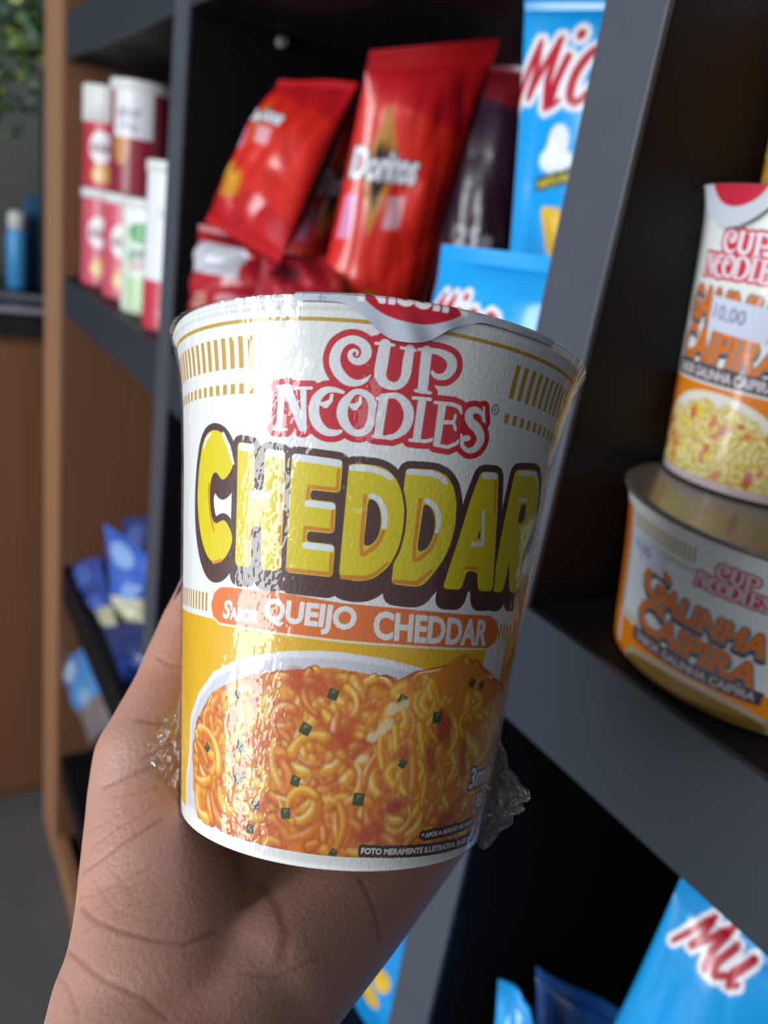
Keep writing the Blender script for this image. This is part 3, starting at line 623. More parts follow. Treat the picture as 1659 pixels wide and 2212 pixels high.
    def hit(px, py):
        d = Vector(((px - CX) / F, (py - CY) / F, 1)).normalized(); h = bvh.ray_cast(Vector((0, 0, 0)), d); return None if h[0] is None else np.array(h[0])
    creases = [([(300,1555),(335,1562),(375,1562),(395,1558)],1.0,.5),([(340,1420),(365,1435),(392,1440)],.9,.4),([(225,1700),(270,1680),(320,1660),(360,1640)],1.1,.45),
               ([(180,1885),(215,1860),(260,1825),(310,1795),(350,1770)],.8,.45),([(200,1830),(250,1790),(300,1765),(340,1735)],.6,.25),([(185,1800),(230,1775),(280,1745)],.5,.2),
               ([(175,1960),(200,1985),(260,2010),(330,2030),(400,2040),(470,2010)],.9,.5),([(170,1940),(215,1930),(270,1900),(330,1870)],.5,.3),([(185,2010),(230,1985),(290,1950),(350,1930)],.5,.25),
               ([(140,2050),(180,2080),(220,2115),(300,2150),(360,2200)],.8,.45),([(200,1900),(230,1940),(260,1985)],.4,.25),([(230,1860),(270,1910),(300,1960)],.4,.2),([(210,1960),(260,1925),(320,1900)],.4,.25),
               ([(190,1925),(240,1910),(300,1925)],.4,.2),([(250,1990),(300,1960),(360,1950)],.4,.2),([(300,2040),(340,2000),(370,1960)],.35,.2),([(120,2100),(150,2140),(170,2190)],.6,.3),
               ([(780,1900),(800,1940),(815,1990),(820,2030)],1.3,.5),([(560,1910),(600,1950),(620,2010),(610,2070)],2.2,.5),([(310,1640),(350,1615),(395,1600)],.9,.35),([(520,2100),(600,2110),(690,2070)],.8,.3),([(240,1720),(290,1715),(340,1700)],.5,.2)]
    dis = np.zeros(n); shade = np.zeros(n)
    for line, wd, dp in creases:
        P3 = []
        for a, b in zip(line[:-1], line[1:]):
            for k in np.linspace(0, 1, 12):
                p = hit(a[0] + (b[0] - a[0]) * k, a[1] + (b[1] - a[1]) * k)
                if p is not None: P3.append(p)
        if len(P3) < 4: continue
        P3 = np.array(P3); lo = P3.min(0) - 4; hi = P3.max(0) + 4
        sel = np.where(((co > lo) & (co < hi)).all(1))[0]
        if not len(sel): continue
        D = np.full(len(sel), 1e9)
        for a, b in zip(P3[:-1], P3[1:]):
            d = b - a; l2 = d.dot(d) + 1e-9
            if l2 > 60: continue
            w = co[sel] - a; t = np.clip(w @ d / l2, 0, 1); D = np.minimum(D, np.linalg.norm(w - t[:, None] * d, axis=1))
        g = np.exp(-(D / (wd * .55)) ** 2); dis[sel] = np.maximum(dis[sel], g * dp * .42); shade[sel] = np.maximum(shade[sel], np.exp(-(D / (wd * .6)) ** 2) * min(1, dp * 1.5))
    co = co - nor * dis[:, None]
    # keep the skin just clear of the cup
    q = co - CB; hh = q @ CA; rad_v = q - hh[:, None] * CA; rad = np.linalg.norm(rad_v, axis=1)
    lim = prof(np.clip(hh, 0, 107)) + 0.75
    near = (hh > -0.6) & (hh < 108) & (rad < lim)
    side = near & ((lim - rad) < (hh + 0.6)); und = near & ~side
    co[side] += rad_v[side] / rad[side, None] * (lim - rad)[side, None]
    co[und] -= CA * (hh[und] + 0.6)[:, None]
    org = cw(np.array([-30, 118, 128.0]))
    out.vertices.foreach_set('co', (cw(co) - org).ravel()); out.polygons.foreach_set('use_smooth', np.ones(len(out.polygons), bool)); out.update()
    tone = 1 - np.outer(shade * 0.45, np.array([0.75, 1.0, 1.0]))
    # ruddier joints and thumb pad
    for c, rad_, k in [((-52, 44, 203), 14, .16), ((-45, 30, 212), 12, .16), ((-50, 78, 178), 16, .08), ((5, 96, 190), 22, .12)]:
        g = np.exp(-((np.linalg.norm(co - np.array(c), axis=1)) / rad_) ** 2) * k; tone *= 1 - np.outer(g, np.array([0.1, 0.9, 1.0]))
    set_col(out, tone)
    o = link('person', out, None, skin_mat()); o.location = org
    tag(o, 'palm up hand and wrist holding the film-wrapped cup, thumb along its left side', 'person')
    # painted thumb nail
    nl, nw = 26, 15; base = np.array([-57.6, 27.5, 214.5]); up = np.array([0.36, -1.0, 0.06]); up /= np.linalg.norm(up)
    out_d = np.array([-0.86, -0.20, 0.42]); out_d -= out_d.dot(up) * up; out_d /= np.linalg.norm(out_d); sd = np.cross(up, out_d)
    top_v, bot_v = [], []
    for i in range(nl):
        t = i / (nl - 1); wd = 5.4 * (1 - max(0, (t - 0.62) / 0.38) ** 2.2 * 0.75); ctr = base + up * (t * 14.5) - out_d * (0.9 * t * t)
        for j in range(nw):
            a = (j / (nw - 1) * 2 - 1); p = ctr + sd * a * wd - out_d * (2.4 * a * a)
            top_v.append(p); bot_v.append(p - out_d * 0.55)
    V = np.concatenate([top_v, bot_v]); f1 = grid_faces(nl, nw); f2 = grid_faces(nl, nw, off=nl * nw, flip=True)
    rim = [];
    bd = [i for i in range(nw)] + [k * nw + nw - 1 for k in range(1, nl)] + [(nl - 1) * nw + i for i in range(nw - 2, -1, -1)] + [k * nw for k in range(nl - 2, 0, -1)]
    for a, b in zip(bd, bd[1:] + bd[:1]): rim.append((b, a, a + nl * nw, b + nl * nw))
    nm = link('thumb_nail', mesh_from(cw(V) - org, np.concatenate([f1, f2, np.array(rim)])), o, noise_mat('pink_nail_polish', 'a0707c', 'ac7c88', 80, 0.18, 0.02, spec=0.7))
    tag(nm, 'mauve painted nail'); return o
person = build_hand()

# ------------------------------------------------------------------ the shelving
YF = 0.225; YB = 0.62; ZT = 1.108
sh = thing('shelf_unit', 'charcoal grid of open snack shelves with a brown wooden side', 'shelf', (-0.5, YF, 0))
def part(name, x0, x1, y0, y1, z0, z1, mat, root=sh, bevel=0.0015, label=None):
    l = root.location
    o = link(name, box_mesh(x0 - l[0], x1 - l[0], y0 - l[1], y1 - l[1], z0 - l[2], z1 - l[2], bevel), root, mat)
    if label: o['label'] = label
    return o
part('side_panel', -1.425, -1.27, YF - 0.004, YB, 0.0, 2.0, MAT['wood'], label='brown wooden side panel')
part('panel_edging', -1.405, -1.275, YF - 0.007, YF - 0.0035, 0.0, 2.0, MAT['wood_edge'], bevel=0.0008, label='pale wood edging')
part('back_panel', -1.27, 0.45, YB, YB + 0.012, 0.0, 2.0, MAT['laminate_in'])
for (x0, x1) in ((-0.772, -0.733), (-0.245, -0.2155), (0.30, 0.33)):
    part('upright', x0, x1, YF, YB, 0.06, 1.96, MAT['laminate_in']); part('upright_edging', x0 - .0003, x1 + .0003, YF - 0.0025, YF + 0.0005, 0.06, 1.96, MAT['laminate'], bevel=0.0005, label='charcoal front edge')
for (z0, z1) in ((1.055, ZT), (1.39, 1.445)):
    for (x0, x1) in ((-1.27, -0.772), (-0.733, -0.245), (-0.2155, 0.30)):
        part('shelf_board', x0, x1, YF + 0.001, YB, z0, z1, MAT['laminate_in']); part('board_edging', x0, x1, YF - 0.0022, YF + 0.0013, z0, z1, MAT['shaded_edge'], bevel=0.0005, label='charcoal front edge')
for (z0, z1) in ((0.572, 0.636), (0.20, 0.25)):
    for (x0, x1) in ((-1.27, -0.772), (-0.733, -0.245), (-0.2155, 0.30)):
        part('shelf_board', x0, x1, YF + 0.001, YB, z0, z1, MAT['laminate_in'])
part('shelf_board', -1.27, -0.772, YF + 0.03, YB, 0.395, 0.425, MAT['laminate_in'])
part('shelf_board', -0.2155, 0.30, YF + 0.02, YB, 0.742, 0.760, MAT['laminate_in'])
part('plinth', -1.405, 0.33, YF - 0.004, YF + 0.016, 0.0, 0.06, MAT['wood_edge'])
def pin(x, y, z):
    import bmesh
    bm = bmesh.new(); bmesh.ops.create_cone(bm, cap_ends=True, segments=16, radius1=0.0045, radius2=0.0038, depth=0.006)
    me = bpy.data.meshes.new('pin'); bm.to_mesh(me); bm.free()
    o = link('shelf_pin', me, sh, MAT['metal']); o.rotation_euler = (0, math.pi / 2, 0); l = sh.location; o.location = (x - l[0], y - l[1], z - l[2])
pin(-0.73, 0.305, 1.383); pin(-1.267, 0.286, 1.381); pin(-0.73, 0.54, 1.383)

# ------------------------------------------------------------------ room
def struct(name, me, mat): o = link(name, me, None, mat); o['kind'] = 'structure'; return o
struct('floor', box_mesh(-3.0, 1.5, -2.4, 1.4, -0.05, 0.0, 0), MAT['floor'])
struct('wall_left', box_mesh(-2.45, -2.40, -2.4, 1.4, 0.0, 2.7, 0), MAT['wall'])
struct('wall_back', box_mesh(-2.40, 1.5, 0.95, 1.0, 0.0, 2.7, 0), MAT['wall'])

# counter cabinet standing past the wooden side
cc = thing('counter_cabinet', 'brown wooden counter cabinet with black top beyond the shelf side', 'cabinet', (-1.75, 0.1, 0))
cc.rotation_euler = (0, 0, 0)
part('cabinet_body', -2.05, -1.49, -0.55, 0.93, 0.0, 0.975, MAT['wood'], cc)
part('countertop', -2.08, -1.475, -0.57, 0.93, 0.976, 1.008, MAT['counter'], cc, 0.003)
for y0, y1 in ((-0.54, -0.07), (-0.065, 0.40), (0.405, 0.87)):
    part('door', -1.4895, -1.472, y0, y1, 0.03, 0.965, MAT['wood'], cc, 0.002)

def lathe(profile, n=64, cap=True):
    th = np.linspace(0, 2 * math.pi, n, endpoint=False); p = np.array(profile)
    V = np.stack([p[:, 1:2] * np.cos(th), p[:, 1:2] * np.sin(th), np.repeat(p[:, 0:1], n, 1)], -1).reshape(-1, 3)
    return V, grid_faces(len(p), n, wrap=True)
def lathe_obj(name, profile, mat, parent, n=48):
    V, f = lathe(profile, n); return link(name, mesh_from(V, f), parent, mat)

# things on the counter
b = thing('spray_bottle', 'slim light blue bottle with white cap on the black counter', 'bottle', (-1.853, 0.236, 1.009))
lathe_obj('bottle_body', [(0, 0.001), (0, 0.019), (0.003, 0.021), (0.105, 0.021), (0.115, 0.018), (0.118, 0.015)], noise_mat('blue_plastic', '4aa6e6', '58b0ee', 20, 0.3), b)
lathe_obj('cap', [(0.117, 0.0165), (0.118, 0.018), (0.145, 0.018), (0.152, 0.014), (0.154, 0.001)], MAT['white_plastic'], b)
b = thing('cardboard_box', 'dark teal blue box standing on the counter beside the slim bottle', 'box', (-1.90, 0.335, 1.009))
bl = noise_mat('teal_card', '1f5a80', '236088', 20, 0.6)
link('carton', box_mesh(-0.03, 0.03, -0.075, 0.07, 0, 0.185, 0.002), b, bl); link('printed_panel', box_mesh(0.0301, 0.031, 0.0, 0.06, 0.13, 0.17, 0.0002), b, noise_mat('dull_panel', '566b86', '5c7290', 30, 0.6))
b = thing('wire_tray', 'black tray with a pale metal edge at the counter corner', 'tray', (-1.56, 0.17, 1.009))
link('tray_base', box_mesh(-0.09, 0.075, -0.10, 0.10, 0.0, 0.006, 0.002), b, MAT['counter'])
for (x0, x1, y0, y1) in ((0.068, 0.076, -0.03, 0.10), (-0.09, 0.076, -0.036, -0.028), (-0.09, -0.082, -0.03, 0.10)):
    link('rim', box_mesh(x0, x1, y0, y1, 0.006, 0.016, 0.002), b, noise_mat('pale_metal', '8d8c9a', '9a99a6', 40, 0.35))
b = thing('display_stand', 'thin dark stand with pale strips behind the hanging plant', 'stand', (-1.86, 0.36, 1.009))
link('frame', box_mesh(-0.01, 0.01, -0.08, 0.16, 0, 0.42, 0.002), b, noise_mat('dark_frame', '2a2c36', '30323c', 40, 0.5))
for y0 in (-0.045, 0.085): link('strip', box_mesh(0.0105, 0.014, y0, y0 + 0.035, 0.10, 0.40, 0.001), b, noise_mat('lilac_grey', '77788a', '82839a', 30, 0.5))

# hanging plant, upper left
pl = thing('hanging_plant', 'trailing green plant hanging at the top left corner', 'plant', (-1.62, 0.19, 1.62))
lathe_obj('pot', [(0, 0.001), (0, 0.05), (0.09, 0.065), (0.09, 0.06), (0.08, 0.001)], MAT['white_plastic'], pl)
rng = random.Random(5); V = []; Fc = []; cols = []; SV = []; SF = []
for s_ in range(46):
    a = rng.uniform(0, 6.28); x = 0.045 * math.cos(a); y = 0.05 * math.sin(a); z = 0.085; ox = rng.uniform(-.055, .075); oy = rng.uniform(-.06, .07); ln = rng.uniform(0.14, 0.42)
    pts = [(x + ox * t ** .5, y + oy * t ** .5, z + 0.05 * math.sin(t * 3) * (1 - t) - ln * t ** 1.6) for t in np.linspace(0, 1, 16)]
    k0 = len(SV)
    for p in pts:
        SV += [(p[0] - .0008, p[1], p[2]), (p[0] + .0008, p[1], p[2]), (p[0], p[1] + .001, p[2])]
    for i in range(15):
        for j in range(3): SF.append((k0 + i * 3 + j, k0 + i * 3 + (j + 1) % 3, k0 + i * 3 + 3 + (j + 1) % 3, k0 + i * 3 + 3 + j))
    for p in pts[2:]:
        for q in range(3):
            d = Vector((rng.uniform(-1, 1), rng.uniform(-1, 1), rng.uniform(-.9, .5))).normalized(); w = d.cross(Vector((rng.uniform(-1, 1), rng.uniform(-1, 1), rng.uniform(-1, 1)))).normalized(); n_ = d.cross(w)
            L_ = rng.uniform(.016, .03); W_ = L_ * .3; b0 = Vector(p); k = len(V); c = srgb(rng.choice(['4d6b2c', '6f8a35', '3a5a36', '8a9b3a', '56785a', '2f4a2a']))
            V += [b0, b0 + d * L_ * .4 + w * W_ + n_ * .002, b0 + d * L_ * .5 - n_ * .001, b0 + d * L_ * .4 - w * W_ + n_ * .002, b0 + d * L_]; cols += [c] * 5
            Fc += [(k, k + 1, k + 2), (k, k + 2, k + 3), (k + 1, k + 4, k + 2), (k + 2, k + 4, k + 3)]
me = mesh_from([tuple(v) for v in V], Fc); set_col(me, cols); fo = link('foliage', me, pl, print_mat('leaf_green', 0.5)); fo['kind'] = 'stuff'
link('stem', mesh_from(SV, SF), pl, noise_mat('stem_green', '3f5a2a', '4a6630', 20))

# ------------------------------------------------------------------ cans of crisps
CAN_G = 'tubular crisp cans in the left shelf bay'
def can_mesh(h, kind, r=0.0365, rot=0.0):
    us = np.linspace(-math.pi * r * 1000, math.pi * r * 1000, 300, endpoint=False); vs_ = np.linspace(0, h * 1000, 150)
    base = {'red': 'c23246', 'pink': 'd0556a', 'green': 'd8e4d2', 'dark': '8e1c30', 'whitered': 'e8eaec'}[kind]
    P = Print(us, vs_, base); H_ = h * 1000
    if kind in ('red', 'pink'):
        P.ell(0, H_ * .62, 17, 20, 'f0e4e6'); P.ell(0, H_ * .62, 15, 8, 'a8a0a8', .0, .6); P.text('ORIGINAL', (-14, H_ * .64), (14, H_ * .64), (-14, H_ * .56), '7d2638', .3); P.ell(2, H_ * .22, 14, 13, 'e2a860'); P.ell(-3, H_ * .2, 9, 6, 'efc98a', .3)
    if kind == 'dark':
        P.ell(-12, H_ * .45, 10, 20, 'c88a52'); P.rect(-24, H_ * .55, 26, H_, 'e4e4e8'); P.text('sabor', (-18, H_ * .86), (12, H_ * .86), (-18, H_ * .74), '8a8290', .4); P.text('150g', (-14, H_ * .70), (8, H_ * .70), (-14, H_ * .60), '9a8a98', .4)
    if kind == 'green':
        P.rect(-40, H_ * .84, 40, H_, 'eef0ee'); P.ell(-4, H_ * .78, 15, 12, '4f9e5e'); P.text('creme', (-18, H_ * .60), (14, H_ * .66), (-18, H_ * .50), '4b5a52', .6); P.text('cebola', (-16, H_ * .5), (14, H_ * .55), (-16, H_ * .42), 'c8788a', .5); P.rect(-22, 4, 14, H_ * .36, 'b9d4a6'); P.rect(15, 2, 26, H_ * .8, 'c98a3c')
    if kind == 'whitered':
        P.rect(-200, 0, 200, H_ * .33, 'c8344a'); P.ell(0, H_ * .12, 12, 8, 'd8687c'); P.text('batata', (-14, H_ * .80), (16, H_ * .80), (-14, H_ * .72), 'b8b8c0', .3); P.rect(19, H_ * .3, 24, H_ * .7, 'c4c2cc')
    U, Vv = np.meshgrid(us / (r * 1000), vs_ / 1000)
    rr = r * np.ones_like(U); rr = np.where(Vv < .003, r - .0012, rr)
    a0 = -math.pi / 2 + rot
    co = np.stack([rr * np.cos(a0 + U), rr * np.sin(a0 + U), Vv], -1).reshape(-1, 3)
    me = mesh_from(co, grid_faces(len(vs_), len(us), wrap=True)); set_col(me, P.col); return me
def can(x, y, z, h, kind, label, lid=True, cap_h=0.012, rot=0.95):
    t = thing('crisp_can', label, 'can', (x, y, z), CAN_G); me = can_mesh(h - cap_h, kind, rot=rot)
    link('can_body', me, t, MAT['can'])
    lathe_obj('lid', [(h - cap_h - .001, .036), (h - cap_h, .0382), (h - .003, .0382), (h - .001, .0374), (h - .001, .034), (h - .003, .033), (h - .003, .0005)], MAT['white_plastic'], t)
    lathe_obj('can_bottom', [(0, .0353), (.0015, .0345), (.0015, .0005)], MAT['metal'], t); return t
can(-1.205, .272, ZT, .128, 'pink', 'red crisp can in bottom row against the wooden side panel')
can(-1.085, .275, ZT, .128, 'pink', 'red crisp can in bottom row, second from the wooden side')
can(-.975, .272, ZT, .128, 'green', 'pale green crisp can in the bottom row')
can(-.862, .268, ZT, .168, 'whitered', 'tall white crisp can with red base nearest the grey upright')
can(-1.205, .272, ZT + .1285, .126, 'red', 'white topped red can stacked at the far left', cap_h=.045)
can(-1.072, .277, ZT + .1285, .126, 'dark', 'wide white and dark red can stacked upon the second can')
can(-.93, .385, ZT, .128, 'red', 'red crisp can standing behind the tall white one'); can(-.93, .385, ZT + .1285, .126, 'whitered', 'white can stacked behind the tall white one')

# ------------------------------------------------------------------ pouches
def crumple(U, V, seed, n=7):
    rng = random.Random(seed); out = np.zeros_like(U)
    for i in range(n):
        a = rng.uniform(0, math.pi); k = rng.uniform(.6, 2.2); ph = rng.uniform(0, 6)
        w = (U * math.cos(a) + V * math.sin(a)) * k * 2 + ph + 1.5 * vnoise(U * 1.3, V * 1.3, seed + i, 2)
        out += (np.abs(np.sin(w)) - .6) / (1 + .5 * i)
    return out / 2.2
def bag(name, label, cat, corners, thick, painter, base, seed, group=None, rough_crumple=1.0, seal='top', mat=None, nu=130, nv=170, back='9a1020'):
    """corners: BL BR TR TL in world space; the painter draws in millimetres from the lower left corner"""
    BL, BR, TR, TL = [np.array(c, float) for c in corners]
    w = (np.linalg.norm(BR - BL) + np.linalg.norm(TR - TL)) / 2 * 1000; h = (np.linalg.norm(TL - BL) + np.linalg.norm(TR - BR)) / 2 * 1000
    us = np.linspace(0, w, nu); vs_ = np.linspace(0, h, nv); P = Print(us, vs_, base); painter(P, w, h)
    U, V = np.meshgrid(np.linspace(0, 1, nu), np.linspace(0, 1, nv))
    pos = BL + (BR - BL) * U[..., None] * (1 - V[..., None]) + (TR - BL) * (U * V)[..., None] + (TL - BL) * ((1 - U) * V)[..., None]
    nrm = np.cross(BR - BL, TL - BL); nrm /= np.linalg.norm(nrm)
    if nrm @ (CAM - BL) < 0: nrm = -nrm
    sealh = 0.055; vv = np.clip((V - sealh) / (1 - 2 * sealh), 0, 1)
    body = np.clip(4 * U * (1 - U), 0, 1) ** .62 * np.clip(4 * vv * (1 - vv), 0, 1) ** .5
    cr = crumple(U * 2.2, V * 3.0, seed) * rough_crumple
    off = body * thick * (1 + .0 * cr) + cr * .0075 * np.clip(body * 1.6, 0, 1) * (w / 120)
    rib = np.where((V < sealh) | (V > 1 - sealh), .0005 * np.sin(V * h * 3.0), 0)
    wav = .003 * np.sin(U * 5 + seed) * np.clip((np.abs(V - .5) - .35) * 5, 0, 1)
    edge_in = .025 * (1 - np.clip(4 * U * (1 - U), 0, 1)) * np.sin(V * math.pi) * (1 - 2 * U)
    pos = pos + (BR - BL) * edge_in[..., None]
    fr = pos + nrm * (off + rib + wav + .0004)[..., None]; cr2 = crumple(U * 2.2, V * 3.0, seed + 5) * rough_crumple
    bk = pos + nrm * (-(body * thick * .75 + cr2 * .005 * np.clip(body * 1.6, 0, 1)) + wav - .0004)[..., None]
    org = (BL + BR) / 2; root = thing(name, label, cat, org, group)
    def cut(j0, j1, nm):
        n = (j1 - j0) * nu; A = fr[j0:j1].reshape(-1, 3) - org; B = bk[j0:j1].reshape(-1, 3) - org
        me = mesh_from(np.concatenate([A, B]), np.concatenate([grid_faces(j1 - j0, nu), grid_faces(j1 - j0, nu, off=n, flip=True)]))
        set_col(me, np.concatenate([P.col[j0:j1].reshape(-1, 3), np.tile(srgb(back), (n, 1))])); return link(nm, me, root, mat or MAT['bag'])
    j = int(nv * sealh) + 1
    cut(j - 1, nv - j + 1, 'pouch'); cut(0, j, 'bottom_seal'); cut(nv - j, nv, 'top_seal'); return root
def ext(P, zbot):                                           # prolong the lower corners down to a given height
    BL, BR, TR, TL = [np.array(p) for p in P]
    f = lambda t, b: t + (b - t) * (t[2] - zbot) / (t[2] - b[2])
    return f(TL, BL), f(TR, BR), TR, TL
def chips_art(k=1.0, dx=0.0, text='Doritos'):
    def paint(P, w, h):
        P.poly([(0, h * .3), (w, h * .2), (w, h * .75), (0, h * .9)], 'd8281c', 0, .35)
        cx = w * .27 + dx; cy = h * .70
        P.poly([(cx - w * .04, cy + h * .15), (cx + w * .13, cy - h * .01), (cx + w * .0, cy - h * .19), (cx - w * .14, cy)], 'c07a2c', 1.0)
        P.poly([(cx - w * .04, cy + h * .09), (cx + w * .09, cy - h * .01), (cx - w * .0, cy - h * .13), (cx - w * .1, cy)], '2b1d1c')
        P.poly([(cx - w * .05, cy + h * .07), (cx + w * .0, cy + h * .02), (cx - w * .03, cy + h * .12)], 'd89a3a')
        a = (cx - w * .23, cy + h * .045); b = (cx + w * .29, cy + h * .025); c = (cx - w * .23, cy - h * .035)
        P.text(text, a, b, c, '4a3a42', 2.0); P.text(text, a, b, c, 'e9ebf2', .7)
        P.rect(cx - w * .22, cy - h * .20, cx - w * .16, cy - h * .09, 'd88ab4', 1, 1.5); P.rect(cx + w * .12, cy - h * .17, cx + w * .24, cy - h * .09, 'dba0a8', 1, 1)
        for (x, y, rx, ry, r_) in ((.14, .34, .10, .07, .6), (.30, .27, .09, .09, -.5), (.20, .24, .09, .06, .2)):
            P.ell(w * x, h * y, w * rx, h * ry, 'c8821c', r_); P.ell(w * x - 2, h * y + 2, w * rx * .6, h * ry * .5, 'e3a432', r_)
    return paint
CH = 'red corn chip bags heaped in the middle bay'
cB = ext([at(700, 560, .285), at(925, 640, .365), at(1080, 84, .375), at(800, 108, .295)], 1.113)
bag('chip_bag', 'largest red corn chip bag standing upright in front, black and white lettering', 'snack bag', cB, .022, chips_art(), 'c41a22', 11, CH, 1.5)
cA = [at(440, 478, .236), at(605, 570, .252), at(775, 180, .325), at(602, 168, .288)]
bag('chip_bag', 'red corn chip bag leaning at the left of the heap', 'snack bag', cA, .018, chips_art(), 'c01820', 23, CH, 1.5)
cC = ext([at(612, 545, .290), at(800, 640, .375), at(905, 190, .40), at(772, 205, .325)], 1.113)
bag('chip_bag', 'red corn chip bag mostly hidden between the leaning one and the largest', 'snack bag', cC, .012, chips_art(), 'b8161f', 37, CH)
def dark_art(P, w, h):
    P.poly([(0, h * .45), (w, h * .45), (w, h * .85), (0, h * .9)], '3a1c34'); P.text('25g', (w * .32, h * .50), (w * .78, h * .50), (w * .32, h * .42), 'c8c0cc', .8)
    P.rect(w * .2, h * .18, w * .62, h * .38, 'a85468'); P.rect(w * .65, h * .12, w * .95, h * .38, 'c87850')
    for i in range(6): P.rect(w * .24, h * (.2 + .03 * i), w * .58, h * (.21 + .03 * i), 'd8b0b8')
cD = ext([at(930, 640, .43), at(1105, 640, .47), at(1135, 125, .47), at(985, 110, .44)], 1.113)
bag('chip_bag', 'dark maroon bag with white small print behind the blue pouch', 'snack bag', cD, .014, dark_art, '8a1826', 41, CH, back='5a1020')
def low_art(P, w, h):
    P.rect(w * .1, h * .55, w * .75, h * .8, 'c9c9d2', 1, 3); P.ell(w * .3, h * .25, 12, 9, 'c9857a'); P.ell(w * .7, h * .3, 16, 7, 'd88890')
bag('chip_bag', 'crumpled red bag lying at the bottom left of the heap', 'snack bag', [at(405, 700, .228), at(560, 740, .25), at(600, 520, .29), at(432, 485, .24)], .016, low_art, 'b01f2c', 53, CH, 1.6)
bag('chip_bag', 'crumpled red bag lying under the leaning red bag', 'snack bag', [at(540, 760, .235), at(760, 780, .26), at(740, 560, .30), at(570, 540, .265)], .016, lambda P, w, h: P.ell(w * .5, h * .7, 18, 10, '5a1822'), 'a81c2a', 59, CH, 1.8)

MI = 'sky blue corn snack pouches'
SCRIPT = {'M': [[(0,0,1.1),(4,12,1.6),(7,20,1.2)],[(7,20,1.2),(9,10,1.8),(8,4,1.6)],[(8,4,1.2),(13,13,1.6),(17,20,1.2)],[(17,20,1.4),(17,8,2),(20,0,1.8)]],
          'i': [[(0,14,1.8),(-2,6,2),(-1,0,1.6),(3,1,1.0)],[(2,20,1.9),(2.2,20.6,1.9)]],
          'c': [[(8,13,1.6),(4,15,1.6),(0,9,2.0),(1,2,2.0),(6,0,1.6),(10,4,1.0)]],
          'o': [[(4,15,1.7),(0,9,2.0),(1,2,2.0),(6,0,1.8),(10,7,2.0),(9,13,1.8),(4,15,1.7)]],
          'u': [[(0,14,1.7),(-2,5,2),(1,0,1.8),(6,3,1.5)],[(10,14,1.7),(7,5,2),(9,0,1.7),(12,2,1.0)]]}
def blue_art(word, x0, y0, sx=1.0, sy=1.0, lean=.35, slope=.0, red='b81a30', foods=True):
    def paint(P, w, h):
        P.ell(w * .5, h * .85, w * .5, h * .2, '12a0ea', 0, .4)
        adv = {'M': 24, 'i': 7, 'c': 13, 'o': 14, 'u': 16}; x = 0; st = []
        for ch in word:
            for s_ in SCRIPT[ch]: st.append([(x0 + (x + p[0] + p[1] * lean) * sx, y0 + p[1] * sy + (x + p[0]) * slope * sx, p[2] * min(sx, sy)) for p in s_])
            x += adv[ch]
        for s_ in st: P.stroke(s_, 'f1eef3', 2.6 * sx)
        for s_ in st: P.stroke(s_, red, .25 * sx)
        if foods:
            o = 38; h_, h = h, h - o; V_ = P.vs; P.vs = P.vs - o
            P.ell(w * .24, h * .62, 11, 6.5, 'eceef2'); P.ell(w * .25, h * .66, 6.5, 8, 'e6e8ee'); P.ell(w * .22, h * .635, 5, 6, 'f4f5f7')
            a = (w * .15, h * .578); P.poly([(a[0] - 2, a[1] - 6), (a[0] + 34, a[1] + 1), (a[0] + 34, a[1] + 9), (a[0] - 2, a[1] + 1)], '2d2a2a')
            P.text('REQUEIJÃO', (a[0], a[1]), (a[0] + 31, a[1] + 6.5), (a[0], a[1] - 4.8), 'd8c43a', .25)
            P.poly([(w * .21, h * .51), (w * .38, h * .50), (w * .34, h * .43), (w * .30, h * .40), (w * .26, h * .44)], 'e6b832', 3); P.poly([(w * .25, h * .50), (w * .35, h * .49), (w * .31, h * .44)], 'f0cc58', 1)
            P.ell(w * .12, h * .385, 8, 5, 'e0b020'); P.ell(w * .24, h * .375, 6, 4, 'a0622c')
            P.vs = V_
    return paint
BB = '1577b4'
G_BL = at(1085, 640, .30); G_TL = at(1140, -40, .30)
Gr = lambda p, dx, dy: np.array(p) + np.array([dx, dy, 0])
cG = ext([G_BL, Gr(G_BL, .105, .045), Gr(G_TL, .125, .045), G_TL], 1.112)
bag('snack_pouch', 'tall sky blue pouch with red script lettering beside the grey upright', 'snack bag', cG, .012, blue_art('Mico', -4, 206, 1.12, 1.7, .34, .12), '0e9ce6', 71, MI, .8, back=BB)
H_TL = at(962, 528, .245); H_TR = at(1200, 548, .262)
cH = [H_TL + np.array([-.012, -.005, 1.111 - H_TL[2]]), np.array([H_TR[0] + .03, .266, 1.111]), Gr(H_TR, .03, 0), H_TL]
bag('snack_pouch', 'low sky blue pouch in front, its top edge behind the cup rim', 'snack bag', cH, .013, blue_art('Mico', 3, 90, .95, 1.1, .3, .0, foods=False), '0e9ce6', 83, MI, .9, back=BB)
# pouches on the lower level
c1 = [at(1300, 2290, .30), at(1560, 2480, .27), at(1715, 2080, .29), at(1480, 1875, .33)]
I_TL = at(1480, 1878, .27); I_BL = at(1290, 2260, .27); I_TR = at(1780, 2110, .29); I_BR = at(1620, 2560, .29)
bag('snack_pouch', 'sky blue pouch with red script leaning in the lower right bay', 'snack bag', ext([I_BL, I_BR, I_TR, I_TL], .763), .012, lambda P, w, h: (blue_art('Mu', w * .13, h * .875, w * .0125, h * .0040, .3, .10, foods=False)(P, w, h), P.ell(w * .52, h * .68, w * .08, h * .03, 'e8eaee'), P.poly([(w * .42, h * .61), (w * .9, h * .63), (w * .9, h * .665), (w * .42, h * .645)], '2d2a2a'), P.text('REQUEIJÃO', (w * .44, h * .6425), (w * .88, h * .6625), (w * .44, h * .6175), 'd8c43a', .2), P.poly([(w * .2, h * .3), (w * .5, h * .32), (w * .4, h * .2)], 'e6b832', 3)), '1794d8', 91, MI, .7, back=BB)
